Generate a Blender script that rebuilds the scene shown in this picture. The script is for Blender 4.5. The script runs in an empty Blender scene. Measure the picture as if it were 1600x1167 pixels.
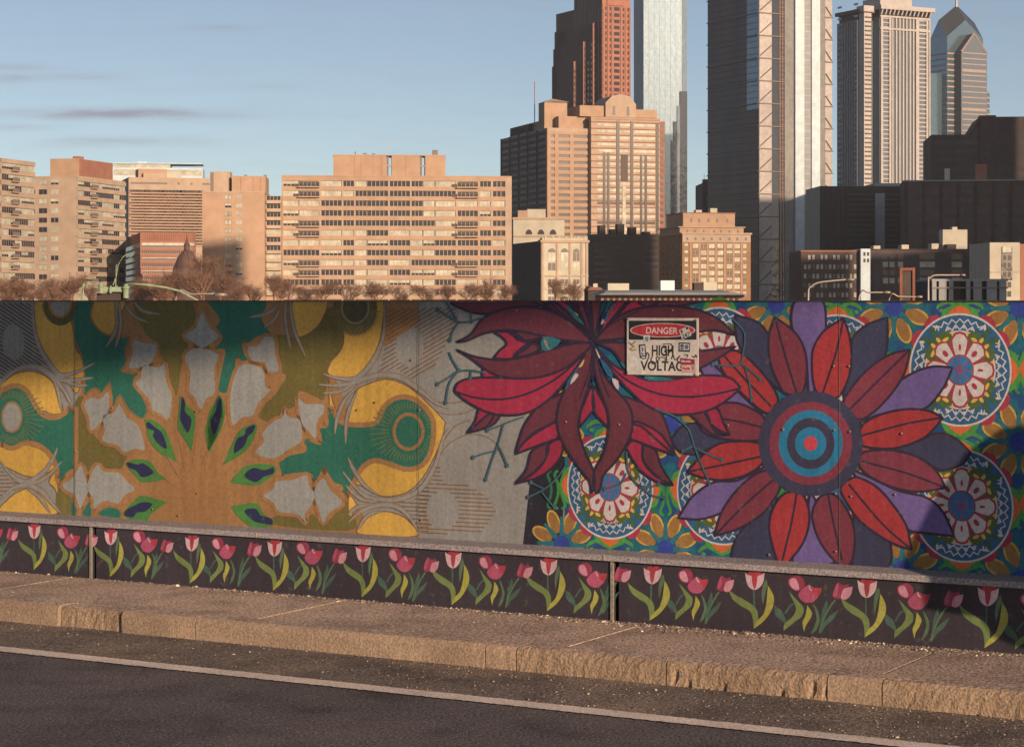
import bpy, math, random
from mathutils import Vector, Matrix
R = math.radians
random.seed(7)
scene = bpy.context.scene
col = scene.collection

# ------------------------------------------------------------------ camera
FPX, HOR, HCAM = 3400.0, 470.0, 2.04           # focal length in photo pixels, horizon row, eye height
cam_d = bpy.data.cameras.new('camera')
cam_d.sensor_width = 36.0
cam_d.lens = 36.0 * FPX / 1600.0
cam_d.shift_y = -(583.5 - HOR) / 1600.0
cam_d.clip_start, cam_d.clip_end = 0.1, 30000
cam = bpy.data.objects.new('camera', cam_d); col.objects.link(cam)
cam.location = (0, 0, HCAM); cam.rotation_euler = (R(90), 0, 0)
scene.camera = cam

# ------------------------------------------------------------------ sky and sun
SUN_AZ, SUN_EL = 30.0, 13.0                    # degrees to the right of straight behind the camera / above the horizon
sun_dir = Vector((math.sin(R(SUN_AZ)) * math.cos(R(SUN_EL)), -math.cos(R(SUN_AZ)) * math.cos(R(SUN_EL)), math.sin(R(SUN_EL))))
sun_d = bpy.data.lights.new('sun', 'SUN'); sun_d.energy = 5.0; sun_d.angle = R(0.53); sun_d.color = (1.0, 0.68, 0.44)
sun = bpy.data.objects.new('sun', sun_d); col.objects.link(sun)
sun.rotation_euler = (-sun_dir).to_track_quat('-Z', 'Y').to_euler(); sun.location = (20, -40, 30)

world = bpy.data.worlds.new('World'); scene.world = world; world.use_nodes = True
wn, wl = world.node_tree.nodes, world.node_tree.links
bg = wn['Background']; bg.inputs['Strength'].default_value = 0.089
sky = wn.new('ShaderNodeTexSky'); sky.sky_type = 'NISHITA'; sky.sun_disc = False
sky.sun_elevation = R(SUN_EL)
sky.sun_rotation = math.atan2(sun_dir.x, sun_dir.y)
sky.air_density = 0.5; sky.dust_density = 0.6; sky.ozone_density = 1.2; sky.altitude = 30
# thin evening cloud streaks, laid out by sky direction
tcw = wn.new('ShaderNodeTexCoord')
def wnode(kind, op=None, *ins):
    n = wn.new(kind)
    if op: n.operation = op
    for i, v in enumerate(ins):
        if v is None: continue
        if hasattr(v, 'links') or hasattr(v, 'is_output'): wl.new(v, n.inputs[i])
        else: n.inputs[i].default_value = v
    return n.outputs[0]
sep = wn.new('ShaderNodeSeparateXYZ'); wl.new(tcw.outputs['Generated'], sep.inputs[0])
ysafe = wnode('ShaderNodeMath', 'MAXIMUM', sep.outputs[1], 0.05)
az = wnode('ShaderNodeMath', 'DIVIDE', sep.outputs[0], ysafe)
el = wnode('ShaderNodeMath', 'DIVIDE', sep.outputs[2], ysafe)
comb = wn.new('ShaderNodeCombineXYZ'); wl.new(az, comb.inputs[0]); wl.new(wnode('ShaderNodeMath', 'MULTIPLY', el, 7.0), comb.inputs[1])
nz = wn.new('ShaderNodeTexNoise'); nz.inputs['Scale'].default_value = 26; nz.inputs['Detail'].default_value = 6; nz.inputs['Roughness'].default_value = 0.6
wl.new(comb.outputs[0], nz.inputs['Vector'])
total = None
for (cx, cy, wx, wy, amt) in ((195, 178, 175, 9, .9), (190, 222, 100, 8, .5), (110, 121, 80, 6, .5), (345, 43, 60, 6, .34), (15, 124, 30, 8, .4), (400, 135, 60, 6, .2), (20, 105, 70, 6, .3), (35, 200, 60, 6, .25), (1490, 30, 150, 10, .15)):
    a0, e0 = (cx - 800) / FPX, (HOR - cy) / FPX
    da = wnode('ShaderNodeMath', 'MULTIPLY', wnode('ShaderNodeMath', 'SUBTRACT', az, a0), FPX / wx)
    de = wnode('ShaderNodeMath', 'MULTIPLY', wnode('ShaderNodeMath', 'SUBTRACT', el, e0), FPX / wy)
    r2 = wnode('ShaderNodeMath', 'ADD', wnode('ShaderNodeMath', 'MULTIPLY', da, da), wnode('ShaderNodeMath', 'MULTIPLY', de, de))
    g = wnode('ShaderNodeMath', 'MULTIPLY', wnode('ShaderNodeMath', 'POWER', 2.718, wnode('ShaderNodeMath', 'MULTIPLY', r2, -1.0)), amt)
    total = g if total is None else wnode('ShaderNodeMath', 'ADD', total, g)
mod = wn.new('ShaderNodeMapRange'); mod.inputs[1].default_value = 0.2; mod.inputs[2].default_value = 0.56; wl.new(nz.outputs[0], mod.inputs[0])
mask = wnode('ShaderNodeMath', 'MULTIPLY', total, mod.outputs[0])
veil = wn.new('ShaderNodeMapRange'); veil.inputs[1].default_value = 0.5; veil.inputs[2].default_value = 0.85; veil.inputs[4].default_value = 0.16; wl.new(nz.outputs[0], veil.inputs[0])
mask = wnode('ShaderNodeMath', 'MINIMUM', wnode('ShaderNodeMath', 'ADD', mask, veil.outputs[0]), 0.9)
tint = wn.new('ShaderNodeMixRGB'); tint.blend_type = 'MULTIPLY'; tint.inputs[0].default_value = 1; wl.new(sky.outputs[0], tint.inputs[1]); tint.inputs[2].default_value = (1.16, 1.0, .83, 1)
mixc = wn.new('ShaderNodeMixRGB'); wl.new(mask, mixc.inputs[0]); wl.new(tint.outputs[0], mixc.inputs[1])
mixc.inputs[2].default_value = (2.75, 2.75, 3.35, 1)
wl.new(mixc.outputs[0], bg.inputs['Color'])

scene.view_settings.view_transform = 'Standard'; scene.view_settings.look = 'None'
scene.view_settings.gamma = 1.0; scene.view_settings.use_curve_mapping = False
scene.view_settings.exposure = 0.45
scene.cycles.max_bounces = 6; scene.cycles.use_denoising = True

# ------------------------------------------------------------------ colour and materials
def lin(c):
    return tuple((v / 255 / 12.92) if v / 255 <= 0.04045 else ((v / 255 + 0.055) / 1.055) ** 2.4 for v in c)
LW = (1.36, 0.985, 0.77)       # light that reaches the mural wall (photo colour of a white sheet there)
LF = (2.12, 1.42, .99)      # light on a facade that looks at the sun
def alb(c, L=LW):
    return tuple(min(0.85, max(0.004, v / l)) for v, l in zip(lin(c), L)) + (1,)
MATS = {}
def nt(name, color, rough=0.75, metal=0.0, spec=0.3):
    m = bpy.data.materials.new(name); m.use_nodes = True
    b = m.node_tree.nodes['Principled BSDF']
    b.inputs['Base Color'].default_value = color; b.inputs['Roughness'].default_value = rough
    b.inputs['Metallic'].default_value = metal; b.inputs['Specular IOR Level'].default_value = spec
    return m, m.node_tree.nodes, m.node_tree.links, b
def speckle(n, l, vec, scale, lo, hi, detail=4.0, lo_in=0.3, hi_in=0.7):
    t = n.new('ShaderNodeTexNoise'); t.inputs['Scale'].default_value = scale; t.inputs['Detail'].default_value = detail
    l.new(vec, t.inputs['Vector'])
    r = n.new('ShaderNodeMapRange'); r.inputs[1].default_value = lo_in; r.inputs[2].default_value = hi_in
    r.inputs[3].default_value = lo; r.inputs[4].default_value = hi; l.new(t.outputs[0], r.inputs[0])
    return r.outputs[0], t.outputs[0]
def mulcol(n, l, color, fac):
    m = n.new('ShaderNodeVectorMath'); m.operation = 'SCALE'
    if isinstance(color, tuple): m.inputs[0].default_value = color[:3]
    else: l.new(color, m.inputs[0])
    l.new(fac, m.inputs['Scale']); return m.outputs[0]
def surf(name, color, rough=0.8, big=(0.5, .88, 1.1), fine=(60, .85, 1.12), bump=0.15, bscale=None, metal=0.0, spec=0.3, obj=False):
    """worn matt surface: broad tone drift, fine grain, slight relief"""
    if name in MATS: return MATS[name]
    m, n, l, b = nt(name, color, rough, metal, spec)
    if obj: vec = n.new('ShaderNodeTexCoord').outputs['Object']
    else: vec = n.new('ShaderNodeNewGeometry').outputs['Position']
    f1, _ = speckle(n, l, vec, big[0], big[1], big[2], 5)
    f2, h = speckle(n, l, vec, fine[0], fine[1], fine[2], 3)
    c = mulcol(n, l, mulcol(n, l, color, f1), f2); l.new(c, b.inputs['Base Color'])
    if bump:
        if bscale: _, h = speckle(n, l, vec, bscale, 0, 1, 4)
        bp = n.new('ShaderNodeBump'); bp.inputs['Strength'].default_value = bump; bp.inputs['Distance'].default_value = 0.01
        l.new(h, bp.inputs['Height']); l.new(bp.outputs[0], b.inputs['Normal'])
    MATS[name] = m; return m
def paint(rgb, L=LW):
    """mural paint of the colour the photo shows there, faded and grimy"""
    key = 'paint_%d_%d_%d' % rgb
    if key in MATS: return MATS[key]
    g_ = sum(rgb) / 3; color = alb(tuple(v * .9 + g_ * .1 for v in rgb), L)
    m, n, l, b = nt(key, color, 0.62, 0, 0.35)
    vec = n.new('ShaderNodeNewGeometry').outputs['Position']
    f1, _ = speckle(n, l, vec, 1.7, .84, 1.13, 6)
    f2, h = speckle(n, l, vec, 48, .86, 1.13, 3)
    mp = n.new('ShaderNodeMapping'); mp.inputs['Scale'].default_value = (26, 26, 1.6); l.new(vec, mp.inputs[0])
    f3, _ = speckle(n, l, mp.outputs[0], 1.0, .9, 1.08, 5)
    oi = n.new('ShaderNodeObjectInfo'); rr = n.new('ShaderNodeMapRange'); rr.inputs[3].default_value = .93; rr.inputs[4].default_value = 1.07; l.new(oi.outputs['Random'], rr.inputs[0])
    c = mulcol(n, l, mulcol(n, l, mulcol(n, l, mulcol(n, l, color, f1), f2), f3), rr.outputs[0])
    wear, _ = speckle(n, l, vec, 21, 0, .3, 8, .62, .80); wx = n.new('ShaderNodeMixRGB'); l.new(wear, wx.inputs[0]); l.new(c, wx.inputs[1]); wx.inputs[2].default_value = (.2, .185, .175, 1)
    l.new(wx.outputs[0], b.inputs['Base Color'])
    bp = n.new('ShaderNodeBump'); bp.inputs['Strength'].default_value = 0.2; bp.inputs['Distance'].default_value = 0.004
    l.new(h, bp.inputs['Height']); l.new(bp.outputs[0], b.inputs['Normal'])
    MATS[key] = m; return m
def flat(name, color, rough=0.7, metal=0.0, spec=0.3):
    if name not in MATS: MATS[name] = nt(name, color, rough, metal, spec)[0]
    return MATS[name]

# ------------------------------------------------------------------ mesh helpers
class MB:
    def __init__(s): s.v, s.f, s.m, s.mats = [], [], [], []
    def mi(s, mat):
        if mat not in s.mats: s.mats.append(mat)
        return s.mats.index(mat)
    def poly(s, pts, mat):
        i = len(s.v); s.v += [tuple(p) for p in pts]; s.f.append(tuple(range(i, i + len(pts)))); s.m.append(s.mi(mat)); return s
    def hexa(s, c, mat):
        """8 corners: bottom 0-3 counter-clockwise seen from above, top 4-7"""
        i = len(s.v); s.v += [tuple(p) for p in c]; k = s.mi(mat)
        for q in ((3, 2, 1, 0), (4, 5, 6, 7), (0, 1, 5, 4), (1, 2, 6, 5), (2, 3, 7, 6), (3, 0, 4, 7)):
            s.f.append(tuple(i + j for j in q)); s.m.append(k)
        return s
    def box(s, x0, x1, y0, y1, z0, z1, mat):
        return s.hexa(((x0, y0, z0), (x1, y0, z0), (x1, y1, z0), (x0, y1, z0), (x0, y0, z1), (x1, y0, z1), (x1, y1, z1), (x0, y1, z1)), mat)
    def prism(s, pts, z0, z1, mat):
        """pts counter-clockwise in plan"""
        n = len(pts); i = len(s.v); k = s.mi(mat)
        s.v += [(p[0], p[1], z0) for p in pts] + [(p[0], p[1], z1) for p in pts]
        s.f.append(tuple(i + j for j in reversed(range(n)))); s.f.append(tuple(i + n + j for j in range(n))); s.m += [k, k]
        for j in range(n): s.f.append((i + j, i + (j + 1) % n, i + n + (j + 1) % n, i + n + j)); s.m.append(k)
        return s
    def tube(s, path, rad, mat, n=6):
        path = [Vector(p) for p in path]; k = s.mi(mat); i0 = len(s.v)
        if not hasattr(rad, '__len__'): rad = [rad] * len(path)
        for j, p in enumerate(path):
            t = (path[min(j + 1, len(path) - 1)] - path[max(j - 1, 0)]).normalized()
            u = t.cross(Vector((0, 0, 1)) if abs(t.z) < .9 else Vector((1, 0, 0))).normalized(); w = t.cross(u)
            for a in range(n):
                an = 2 * math.pi * a / n; s.v.append(tuple(p + (u * math.cos(an) + w * math.sin(an)) * rad[j]))
        for j in range(len(path) - 1):
            for a in range(n):
                b = (a + 1) % n; s.f.append((i0 + j * n + a, i0 + j * n + b, i0 + (j + 1) * n + b, i0 + (j + 1) * n + a)); s.m.append(k)
        s.f.append(tuple(i0 + a for a in reversed(range(n)))); s.f.append(tuple(i0 + (len(path) - 1) * n + a for a in range(n))); s.m += [k, k]
        return s
    def lathe(s, prof, mat, n=16, cx=0, cy=0):
        k = s.mi(mat); i0 = len(s.v)
        for (r, z) in prof:
            for a in range(n): s.v.append((cx + r * math.cos(2 * math.pi * a / n), cy + r * math.sin(2 * math.pi * a / n), z))
        for j in range(len(prof) - 1):
            for a in range(n):
                b = (a + 1) % n; s.f.append((i0 + j * n + a, i0 + j * n + b, i0 + (j + 1) * n + b, i0 + (j + 1) * n + a)); s.m.append(k)
        s.f.append(tuple(i0 + (len(prof) - 1) * n + a for a in range(n))); s.m.append(k)
        return s
    def data(s, name):
        me = bpy.data.meshes.new(name); me.from_pydata(s.v, [], s.f)
        for m in s.mats: me.materials.append(m)
        me.polygons.foreach_set('material_index', s.m); me.update(); return me
    def build(s, name, parent=None, smooth=False):
        me = s.data(name)
        if smooth: me.polygons.foreach_set('use_smooth', [True] * len(me.polygons))
        return link(name, me, parent)
def link(name, data, parent=None):
    o = bpy.data.objects.new(name, data); col.objects.link(o)
    if parent is not None: o.parent = parent
    return o
def tag(o, label=None, cat=None, group=None, kind=None):
    if label: o['label'] = label
    if cat: o['category'] = cat
    if group: o['group'] = group
    if kind: o['kind'] = kind
    return o
def empty(name, loc=(0, 0, 0), rz=0.0):
    o = bpy.data.objects.new(name, None); col.objects.link(o); o.location = loc; o.rotation_euler = (0, 0, rz); o.empty_display_size = .3
    return o
def copy_tree(o, parent=None):
    c = o.copy(); col.objects.link(c); c.parent = parent
    for ch in o.children: copy_tree(ch, c)
    return c

# ------------------------------------------------------------------ the street's own frame: s along the wall, o out towards the road, z up
Z0, TA = 13.32, 0.57
WA = math.atan(TA); CA, SA = math.cos(WA), math.sin(WA)
def wallpt(x, y, o=0.0):
    """point of the wall plane (o metres in front of the parapet face) that shows at photo pixel x, y -> (s, z)"""
    k = (x - 800) / FPX
    Y = (Z0 * CA - o) / (CA + k * SA)
    return (k * Y * CA - (Y - Z0) * SA, HCAM - (y - HOR) / FPX * Y)
def street_root(name): return empty(name, (0, Z0, 0), -WA)
def to_world(s, o, z): return Vector((s * CA - o * SA, Z0 - s * SA - o * CA, z))
# ================================================================== ground, road, sidewalk
KERB_O, LINE_O, SW_Z = 1.15, 2.0, 0.13
S0, S1 = -9.0, 8.0
def asphalt(name, base, warm, speck, dens, crack=.8):
    m, n, l, b = nt(name, base, 0.9, 0, 0.25)
    vec = n.new('ShaderNodeNewGeometry').outputs['Position']
    f1, _ = speckle(n, l, vec, 0.7, .84, 1.16, 6)
    f2, h = speckle(n, l, vec, 62, .35, 1.65, 4, .3, .7)
    f4, h4 = speckle(n, l, vec, 38, .8, 1.2, 2)
    dirt, _ = speckle(n, l, vec, 1.3, 0, 1, 6, .45, .75)
    mx = n.new('ShaderNodeMixRGB'); l.new(dirt, mx.inputs[0]); mx.inputs[1].default_value = base; mx.inputs[2].default_value = warm
    c = mulcol(n, l, mulcol(n, l, mulcol(n, l, mx.outputs[0], f1), f2), f4)
    vo = n.new('ShaderNodeTexVoronoi'); vo.inputs['Scale'].default_value = 70; l.new(vec, vo.inputs['Vector'])
    vr = n.new('ShaderNodeSeparateColor'); l.new(vo.outputs['Color'], vr.inputs[0])
    st = n.new('ShaderNodeMath'); st.operation = 'GREATER_THAN'; st.inputs[1].default_value = dens; l.new(vr.outputs[0], st.inputs[0])
    dd = n.new('ShaderNodeMath'); dd.operation = 'LESS_THAN'; dd.inputs[1].default_value = .42; l.new(vo.outputs['Distance'], dd.inputs[0])
    an = n.new('ShaderNodeMath'); an.operation = 'MULTIPLY'; l.new(st.outputs[0], an.inputs[0]); l.new(dd.outputs[0], an.inputs[1])
    m2 = n.new('ShaderNodeMixRGB'); l.new(an.outputs[0], m2.inputs[0]); l.new(c, m2.inputs[1]); m2.inputs[2].default_value = speck
    # hairline cracks and tar-dark stains
    _, wv = speckle(n, l, vec, 1.1, 0, 1, 5); wm = n.new('ShaderNodeMixRGB'); wm.blend_type = 'ADD'; wm.inputs[0].default_value = .55; l.new(vec, wm.inputs[1]); l.new(wv, wm.inputs[2])
    ck = n.new('ShaderNodeTexVoronoi'); ck.feature = 'DISTANCE_TO_EDGE'; ck.inputs['Scale'].default_value = .55; l.new(wm.outputs[0], ck.inputs['Vector'])
    cr_ = n.new('ShaderNodeMapRange'); cr_.inputs[1].default_value = .002; cr_.inputs[2].default_value = .007; cr_.inputs[3].default_value = crack; cr_.inputs[4].default_value = 1; l.new(ck.outputs['Distance'], cr_.inputs[0])
    stn, _ = speckle(n, l, vec, 2.6, .68, 1.0, 7, .3, .52)
    l.new(mulcol(n, l, mulcol(n, l, m2.outputs[0], cr_.outputs[0]), stn), b.inputs['Base Color'])
    bp = n.new('ShaderNodeBump'); bp.inputs['Strength'].default_value = .55; bp.inputs['Distance'].default_value = 0.012
    l.new(h, bp.inputs['Height']); l.new(bp.outputs[0], b.inputs['Normal'])
    return m
M_ROAD = asphalt('road_asphalt', (.1, .094, .106, 1), (.118, .108, .116, 1), (.22, .2, .2, 1), .93, .86)
M_GUT = asphalt('gutter_asphalt', (.15, .13, .122, 1), (.23, .188, .15, 1), (.42, .36, .33, 1), .93)
M_WALK = asphalt('sidewalk_concrete', (.39, .315, .275, 1), (.45, .35, .285, 1), (.24, .18, .15, 1), .9)
M_GROUND = surf('ground_earth', (.12, .1, .085, 1), .95, (0.02, .8, 1.2), (.4, .85, 1.15))

g = MB().poly([(-12000, -6000, -.02), (12000, -6000, -.02), (12000, 14000, -.02), (-12000, 14000, -.02)], M_GROUND).build('ground')
tag(g, kind='structure')
r_root = street_root('road')
tag(r_root, kind='structure')
MB().poly([(-60, -LINE_O + .05, 0), (-60, -16, 0), (60, -16, 0), (60, -LINE_O + .05, 0)], M_ROAD).build('carriageway', r_root)
MB().poly([(-60, -KERB_O + .1, .004), (-60, -LINE_O, .004), (60, -LINE_O, .004), (60, -KERB_O + .1, .004)], M_GUT).build('gutter', r_root)
# worn white edge line: ragged rim, thin
lm, n, l, b = nt('line_paint', (.62, .55, .52, 1), .8)
vec = n.new('ShaderNodeNewGeometry').outputs['Position']
f1, _ = speckle(n, l, vec, 3, .8, 1.08, 5); f2, h = speckle(n, l, vec, 90, .55, 1.2, 3)
l.new(mulcol(n, l, mulcol(n, l, (.74, .67, .62, 1), f1), f2), b.inputs['Base Color'])
mb = MB(); rnd = random.Random(3); prev = None
for i in range(0, 1200):
    s = -12 + i * .02; a, c = rnd.uniform(-.006, .006), rnd.uniform(-.006, .006)
    cur = ((s, -LINE_O + .07 + a, .008), (s, -LINE_O - .07 + c, .008))
    if prev: mb.poly([prev[1], cur[1], cur[0], prev[0]], lm)
    prev = cur
mb.build('edge_line', r_root)

# sidewalk slabs (scored every ~3.3 m) with tooled joints
sw = street_root('sidewalk'); tag(sw, kind='structure')
MB().box(S0 - 20, S1 + 20, -KERB_O + .17, 0.15, -.02, SW_Z - .012, surf('joint_sand', (.30, .24, .19, 1), .95)).build('bedding', sw)
joints = [wallpt(v, 900 if v < 400 else 980, 0)[0] for v in (115, 545, 1010, 1475)]
step = (joints[3] - joints[0]) / 3
edges = [joints[0] - 2 * step, joints[0] - step] + joints + [joints[3] + step, joints[3] + 2 * step]
rnd = random.Random(5)
for e0, e1 in zip(edges[:-1], edges[1:]):
    t = rnd.uniform(-.003, .003)
    mb = MB(); n_ = 8
    top = [(e0 + .008, -KERB_O + .165)] + [(e1 - .008, -KERB_O + .165)] + [(e1 - .008, -.0)] + [(e0 + .008, -.0)]
    mb.prism(top, 0.02, SW_Z + t, M_WALK)
    mb.build('slab', sw)

# kerb stones, each its own block; the right-hand ones are spalled and rough
def kerbmat(name, base, rough_amt):
    m, n, l, b = nt(name, base, .92)
    vec = n.new('ShaderNodeNewGeometry').outputs['Position']
    f1, _ = speckle(n, l, vec, 2.2, .75, 1.2, 6); f2, h = speckle(n, l, vec, 70, .7, 1.3, 4)
    l.new(mulcol(n, l, mulcol(n, l, base, f1), f2), b.inputs['Base Color'])
    bp = n.new('ShaderNodeBump'); bp.inputs['Strength'].default_value = rough_amt; bp.inputs['Distance'].default_value = .02
    l.new(h, bp.inputs['Height']); l.new(bp.outputs[0], b.inputs['Normal']); return m
M_K1 = kerbmat('kerb_smooth', (.265, .207, .158, 1), .3); M_K2 = kerbmat('kerb_rough', (.245, .188, .14, 1), .5)
kr = street_root('kerb'); tag(kr, kind='structure')
kx = [(-330, 1), (-120, 0), (91, 1), (189, 0), (305, 0), (758, 2), (806, 1), (1040, 1), (1292, 0), (1378, 1), (1700, 1), (1990, 0)]
rnd = random.Random(11)
for (a, ro), (b_, _) in zip(kx[:-1], kx[1:]):
    sa = wallpt(a, 1000, KERB_O)[0] + .004; sb = wallpt(b_, 1000, KERB_O)[0] - .004
    if a == 91: ro = 3
    nl = max(6, int((sb - sa) / (.025 if ro in (1, 3) else .06))); mb = MB(); mat = M_K2 if ro in (1, 3) else M_K1
    rows = []
    prof = [(KERB_O, 0.0), (KERB_O, .05), (KERB_O, .10), (KERB_O - .004, SW_Z - .012), (KERB_O - .02, SW_Z + .006), (KERB_O - .08, SW_Z + .007), (KERB_O - .16, SW_Z + .006), (KERB_O - .16, 0)]
    if ro == 3: prof = [(o - (.025 if i < 4 else .01), z - (.0 if i < 3 else .006)) for i, (o, z) in enumerate(prof)]
    for i in range(nl + 1):
        s = sa + (sb - sa) * i / nl; j = {0: .0025, 1: .0052, 2: .004, 3: .006}[ro]; row = []
        for k, (o, z) in enumerate(prof):
            if k < 5: o = o + rnd.uniform(-j, j * .3) ; z = z + (rnd.uniform(-j, 0) * .8 if 3 <= k < 5 else 0)
            if k < 2 and 1040 <= a < 1290 and rnd.random() < .1: o -= .02
            row.append((s, -o, z))
        rows.append(row)
    np_ = len(prof)
    base = len(mb.v)
    for row in rows: mb.v += row
    kk = mb.mi(mat); kt = mb.mi(M_WALK)
    for i in range(nl):
        for k in range(np_ - 1):
            mb.f.append((base + i * np_ + k, base + (i + 1) * np_ + k, base + (i + 1) * np_ + k + 1, base + i * np_ + k + 1)); mb.m.append(kk if k < 4 else kt)
    mb.f.append(tuple(base + k for k in reversed(range(np_)))); mb.f.append(tuple(base + nl * np_ + k for k in range(np_))); mb.m += [kk, kk]
    mb.build('kerb_stone', kr)

# loose gravel along the wall foot and grit on the gutter
pm = [flat('pebble_%s' % n_, c, .9) for n_, c in (('pale', (.5, .43, .36, 1)), ('tan', (.33, .25, .19, 1)), ('grey', (.2, .17, .16, 1)), ('dark', (.09, .075, .07, 1)), ('white', (.72, .66, .58, 1)))]
ICO = [(0, 0, 1), (.894, 0, .447), (.276, .851, .447), (-.724, .526, .447), (-.724, -.526, .447), (.276, -.851, .447), (.724, .526, -.447), (-.276, .851, -.447), (-.894, 0, -.447), (-.276, -.851, -.447), (.724, -.526, -.447), (0, 0, -1)]
ICF = [(0, 1, 2), (0, 2, 3), (0, 3, 4), (0, 4, 5), (0, 5, 1), (1, 6, 2), (2, 7, 3), (3, 8, 4), (4, 9, 5), (5, 10, 1), (6, 7, 2), (7, 8, 3), (8, 9, 4), (9, 10, 5), (10, 6, 1), (11, 7, 6), (11, 8, 7), (11, 9, 8), (11, 10, 9), (11, 6, 10)]
def pebbles(name, spots, label, rnd):
    mb = MB()
    for (s, o, z, r, mi) in spots:
        i = len(mb.v); q = rnd.uniform(0, 6.28); cq, sq = math.cos(q), math.sin(q); fx, fy, fz = rnd.uniform(.7, 1.3), rnd.uniform(.6, 1), rnd.uniform(.4, .75)
        for (x, y, zz) in ICO:
            x, y = x * fx, y * fy; mb.v.append((s + r * (x * cq - y * sq), -o + r * (x * sq + y * cq), z + r * (zz * fz + fz * .6)))
        k = mb.mi(pm[mi])
        for f in ICF: mb.f.append(tuple(i + j for j in f)); mb.m.append(k)
    root = street_root(name); me = mb.data(name); bpy.data.objects.remove(root)
    o = link(name, me); o.location = (0, Z0, 0); o.rotation_euler = (0, 0, -WA)
    return tag(o, label, 'gravel', kind='stuff')
rnd = random.Random(21); sp = []
for i in range(5200):
    s = rnd.uniform(-5.2, 4.6)
    dens = min(1, max(.12, (s + 3.8) / 3.2)) * (1 if s < 3.0 else max(.15, 1 - (s - 3.0) / .8))
    if rnd.random() > dens: continue
    w = .02 + .075 * min(1, max(0, (s + 3) / 4.5))
    sp.append((s, abs(rnd.gauss(0.012, w)), SW_Z, rnd.uniform(.003, .009) * (1.5 if rnd.random() < .06 else 1), rnd.choices(range(5), (1, 2, 5, 8, .5))[0]))
pebbles('wall_foot_gravel', sp, 'loose gravel lying along the foot of the tulip wall', rnd)
sp = []
for i in range(1500):
    s = rnd.uniform(-5, 5); o = KERB_O + rnd.random() ** 1.5 * .85
    if s < 0 and rnd.random() < .55: continue
    sp.append((s, o, .004, rnd.uniform(.0025, .006) * (1.6 if rnd.random() < .07 else 1), rnd.choices(range(5), (1, 4, 6, 5, .35))[0]))
for i in range(90): sp.append((rnd.uniform(-5, 5), rnd.uniform(.2, 1.0), SW_Z + .002, rnd.uniform(.003, .006), rnd.choice((0, 1, 2))))
pebbles('gutter_grit', sp, 'grit and small stones scattered in the gutter and on the sidewalk', rnd)
# ================================================================== the painted wall
O_MUR = -0.12
LAY = 0.0004
CR = {'P': (0, 0, 1), 'A': (0, 460, 3.071), 'B': (300, 460, 2.917), 'C': (650, 460, 2.916), 'D': (700, 460, 3.478), 'E': (1040, 460, 2.652),
      'F': (1400, 460, 4.86), 'G': (860, 640, 4.864), 'H': (1380, 680, 4.864), 'S': (960, 480, 9.725), 'T': (650, 830, 4.0), 'J': (0, 460, 7.295)}
def parse(crop, txt):
    x0, y0, k = CR[crop]; out = []
    for t in txt.split():
        c = t.endswith('!'); a, b = t.rstrip('!').split(',')
        out.append((x0 + float(a) / k, y0 + float(b) / k, c))
    return out
def smooth(P, closed=True, seg=6):
    n = len(P); out = []
    rng = range(n if closed else n - 1)
    for i in rng:
        p1, p2 = P[i], P[(i + 1) % n]
        p0 = P[(i - 1) % n] if (closed or i > 0) else p1
        p3 = P[(i + 2) % n] if (closed or i + 2 < n) else p2
        t1 = ((p2[0] - p0[0]) / 2, (p2[1] - p0[1]) / 2) if not p1[2] else ((p2[0] - p1[0]) * .6, (p2[1] - p1[1]) * .6)
        t2 = ((p3[0] - p1[0]) / 2, (p3[1] - p1[1]) / 2) if not p2[2] else ((p2[0] - p1[0]) * .6, (p2[1] - p1[1]) * .6)
        for k in range(seg):
            t = k / seg; a, b, c, d = 2*t**3 - 3*t*t + 1, t**3 - 2*t*t + t, -2*t**3 + 3*t*t, t**3 - t*t
            out.append((a*p1[0] + b*t1[0] + c*p2[0] + d*t2[0], a*p1[1] + b*t1[1] + c*p2[1] + d*t2[1]))
    if not closed: out.append((P[-1][0], P[-1][1]))
    return out
TOPY = 471.6
def clip_top(pts):
    out = []; n = len(pts)
    for i in range(n):
        a, b = pts[i], pts[(i + 1) % n]; ia, ib = a[1] >= TOPY, b[1] >= TOPY
        if ia: out.append(a)
        if ia != ib: t = (TOPY - a[1]) / (b[1] - a[1]); out.append((a[0] + t * (b[0] - a[0]), TOPY))
    return out
def area(p): return sum(p[i][0] * p[(i + 1) % len(p)][1] - p[(i + 1) % len(p)][0] * p[i][1] for i in range(len(p)))
def put(mb, pts, color, layer, o=O_MUR, clip=True):
    if clip: pts = clip_top(pts)
    if len(pts) < 3: return
    if area(pts) > 0: pts = pts[::-1]
    oo = o + layer * LAY
    mb.poly([(s, -oo, z) for s, z in (wallpt(x, y, o) for x, y in pts)], color if not isinstance(color, tuple) else paint(color))
def fill(mb, crop, txt, color, layer, seg=6, o=O_MUR):
    P = parse(crop, txt); pts = smooth(P, True, seg) if seg > 1 else [(p[0], p[1]) for p in P]
    put(mb, pts, color, layer, o); return pts
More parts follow.
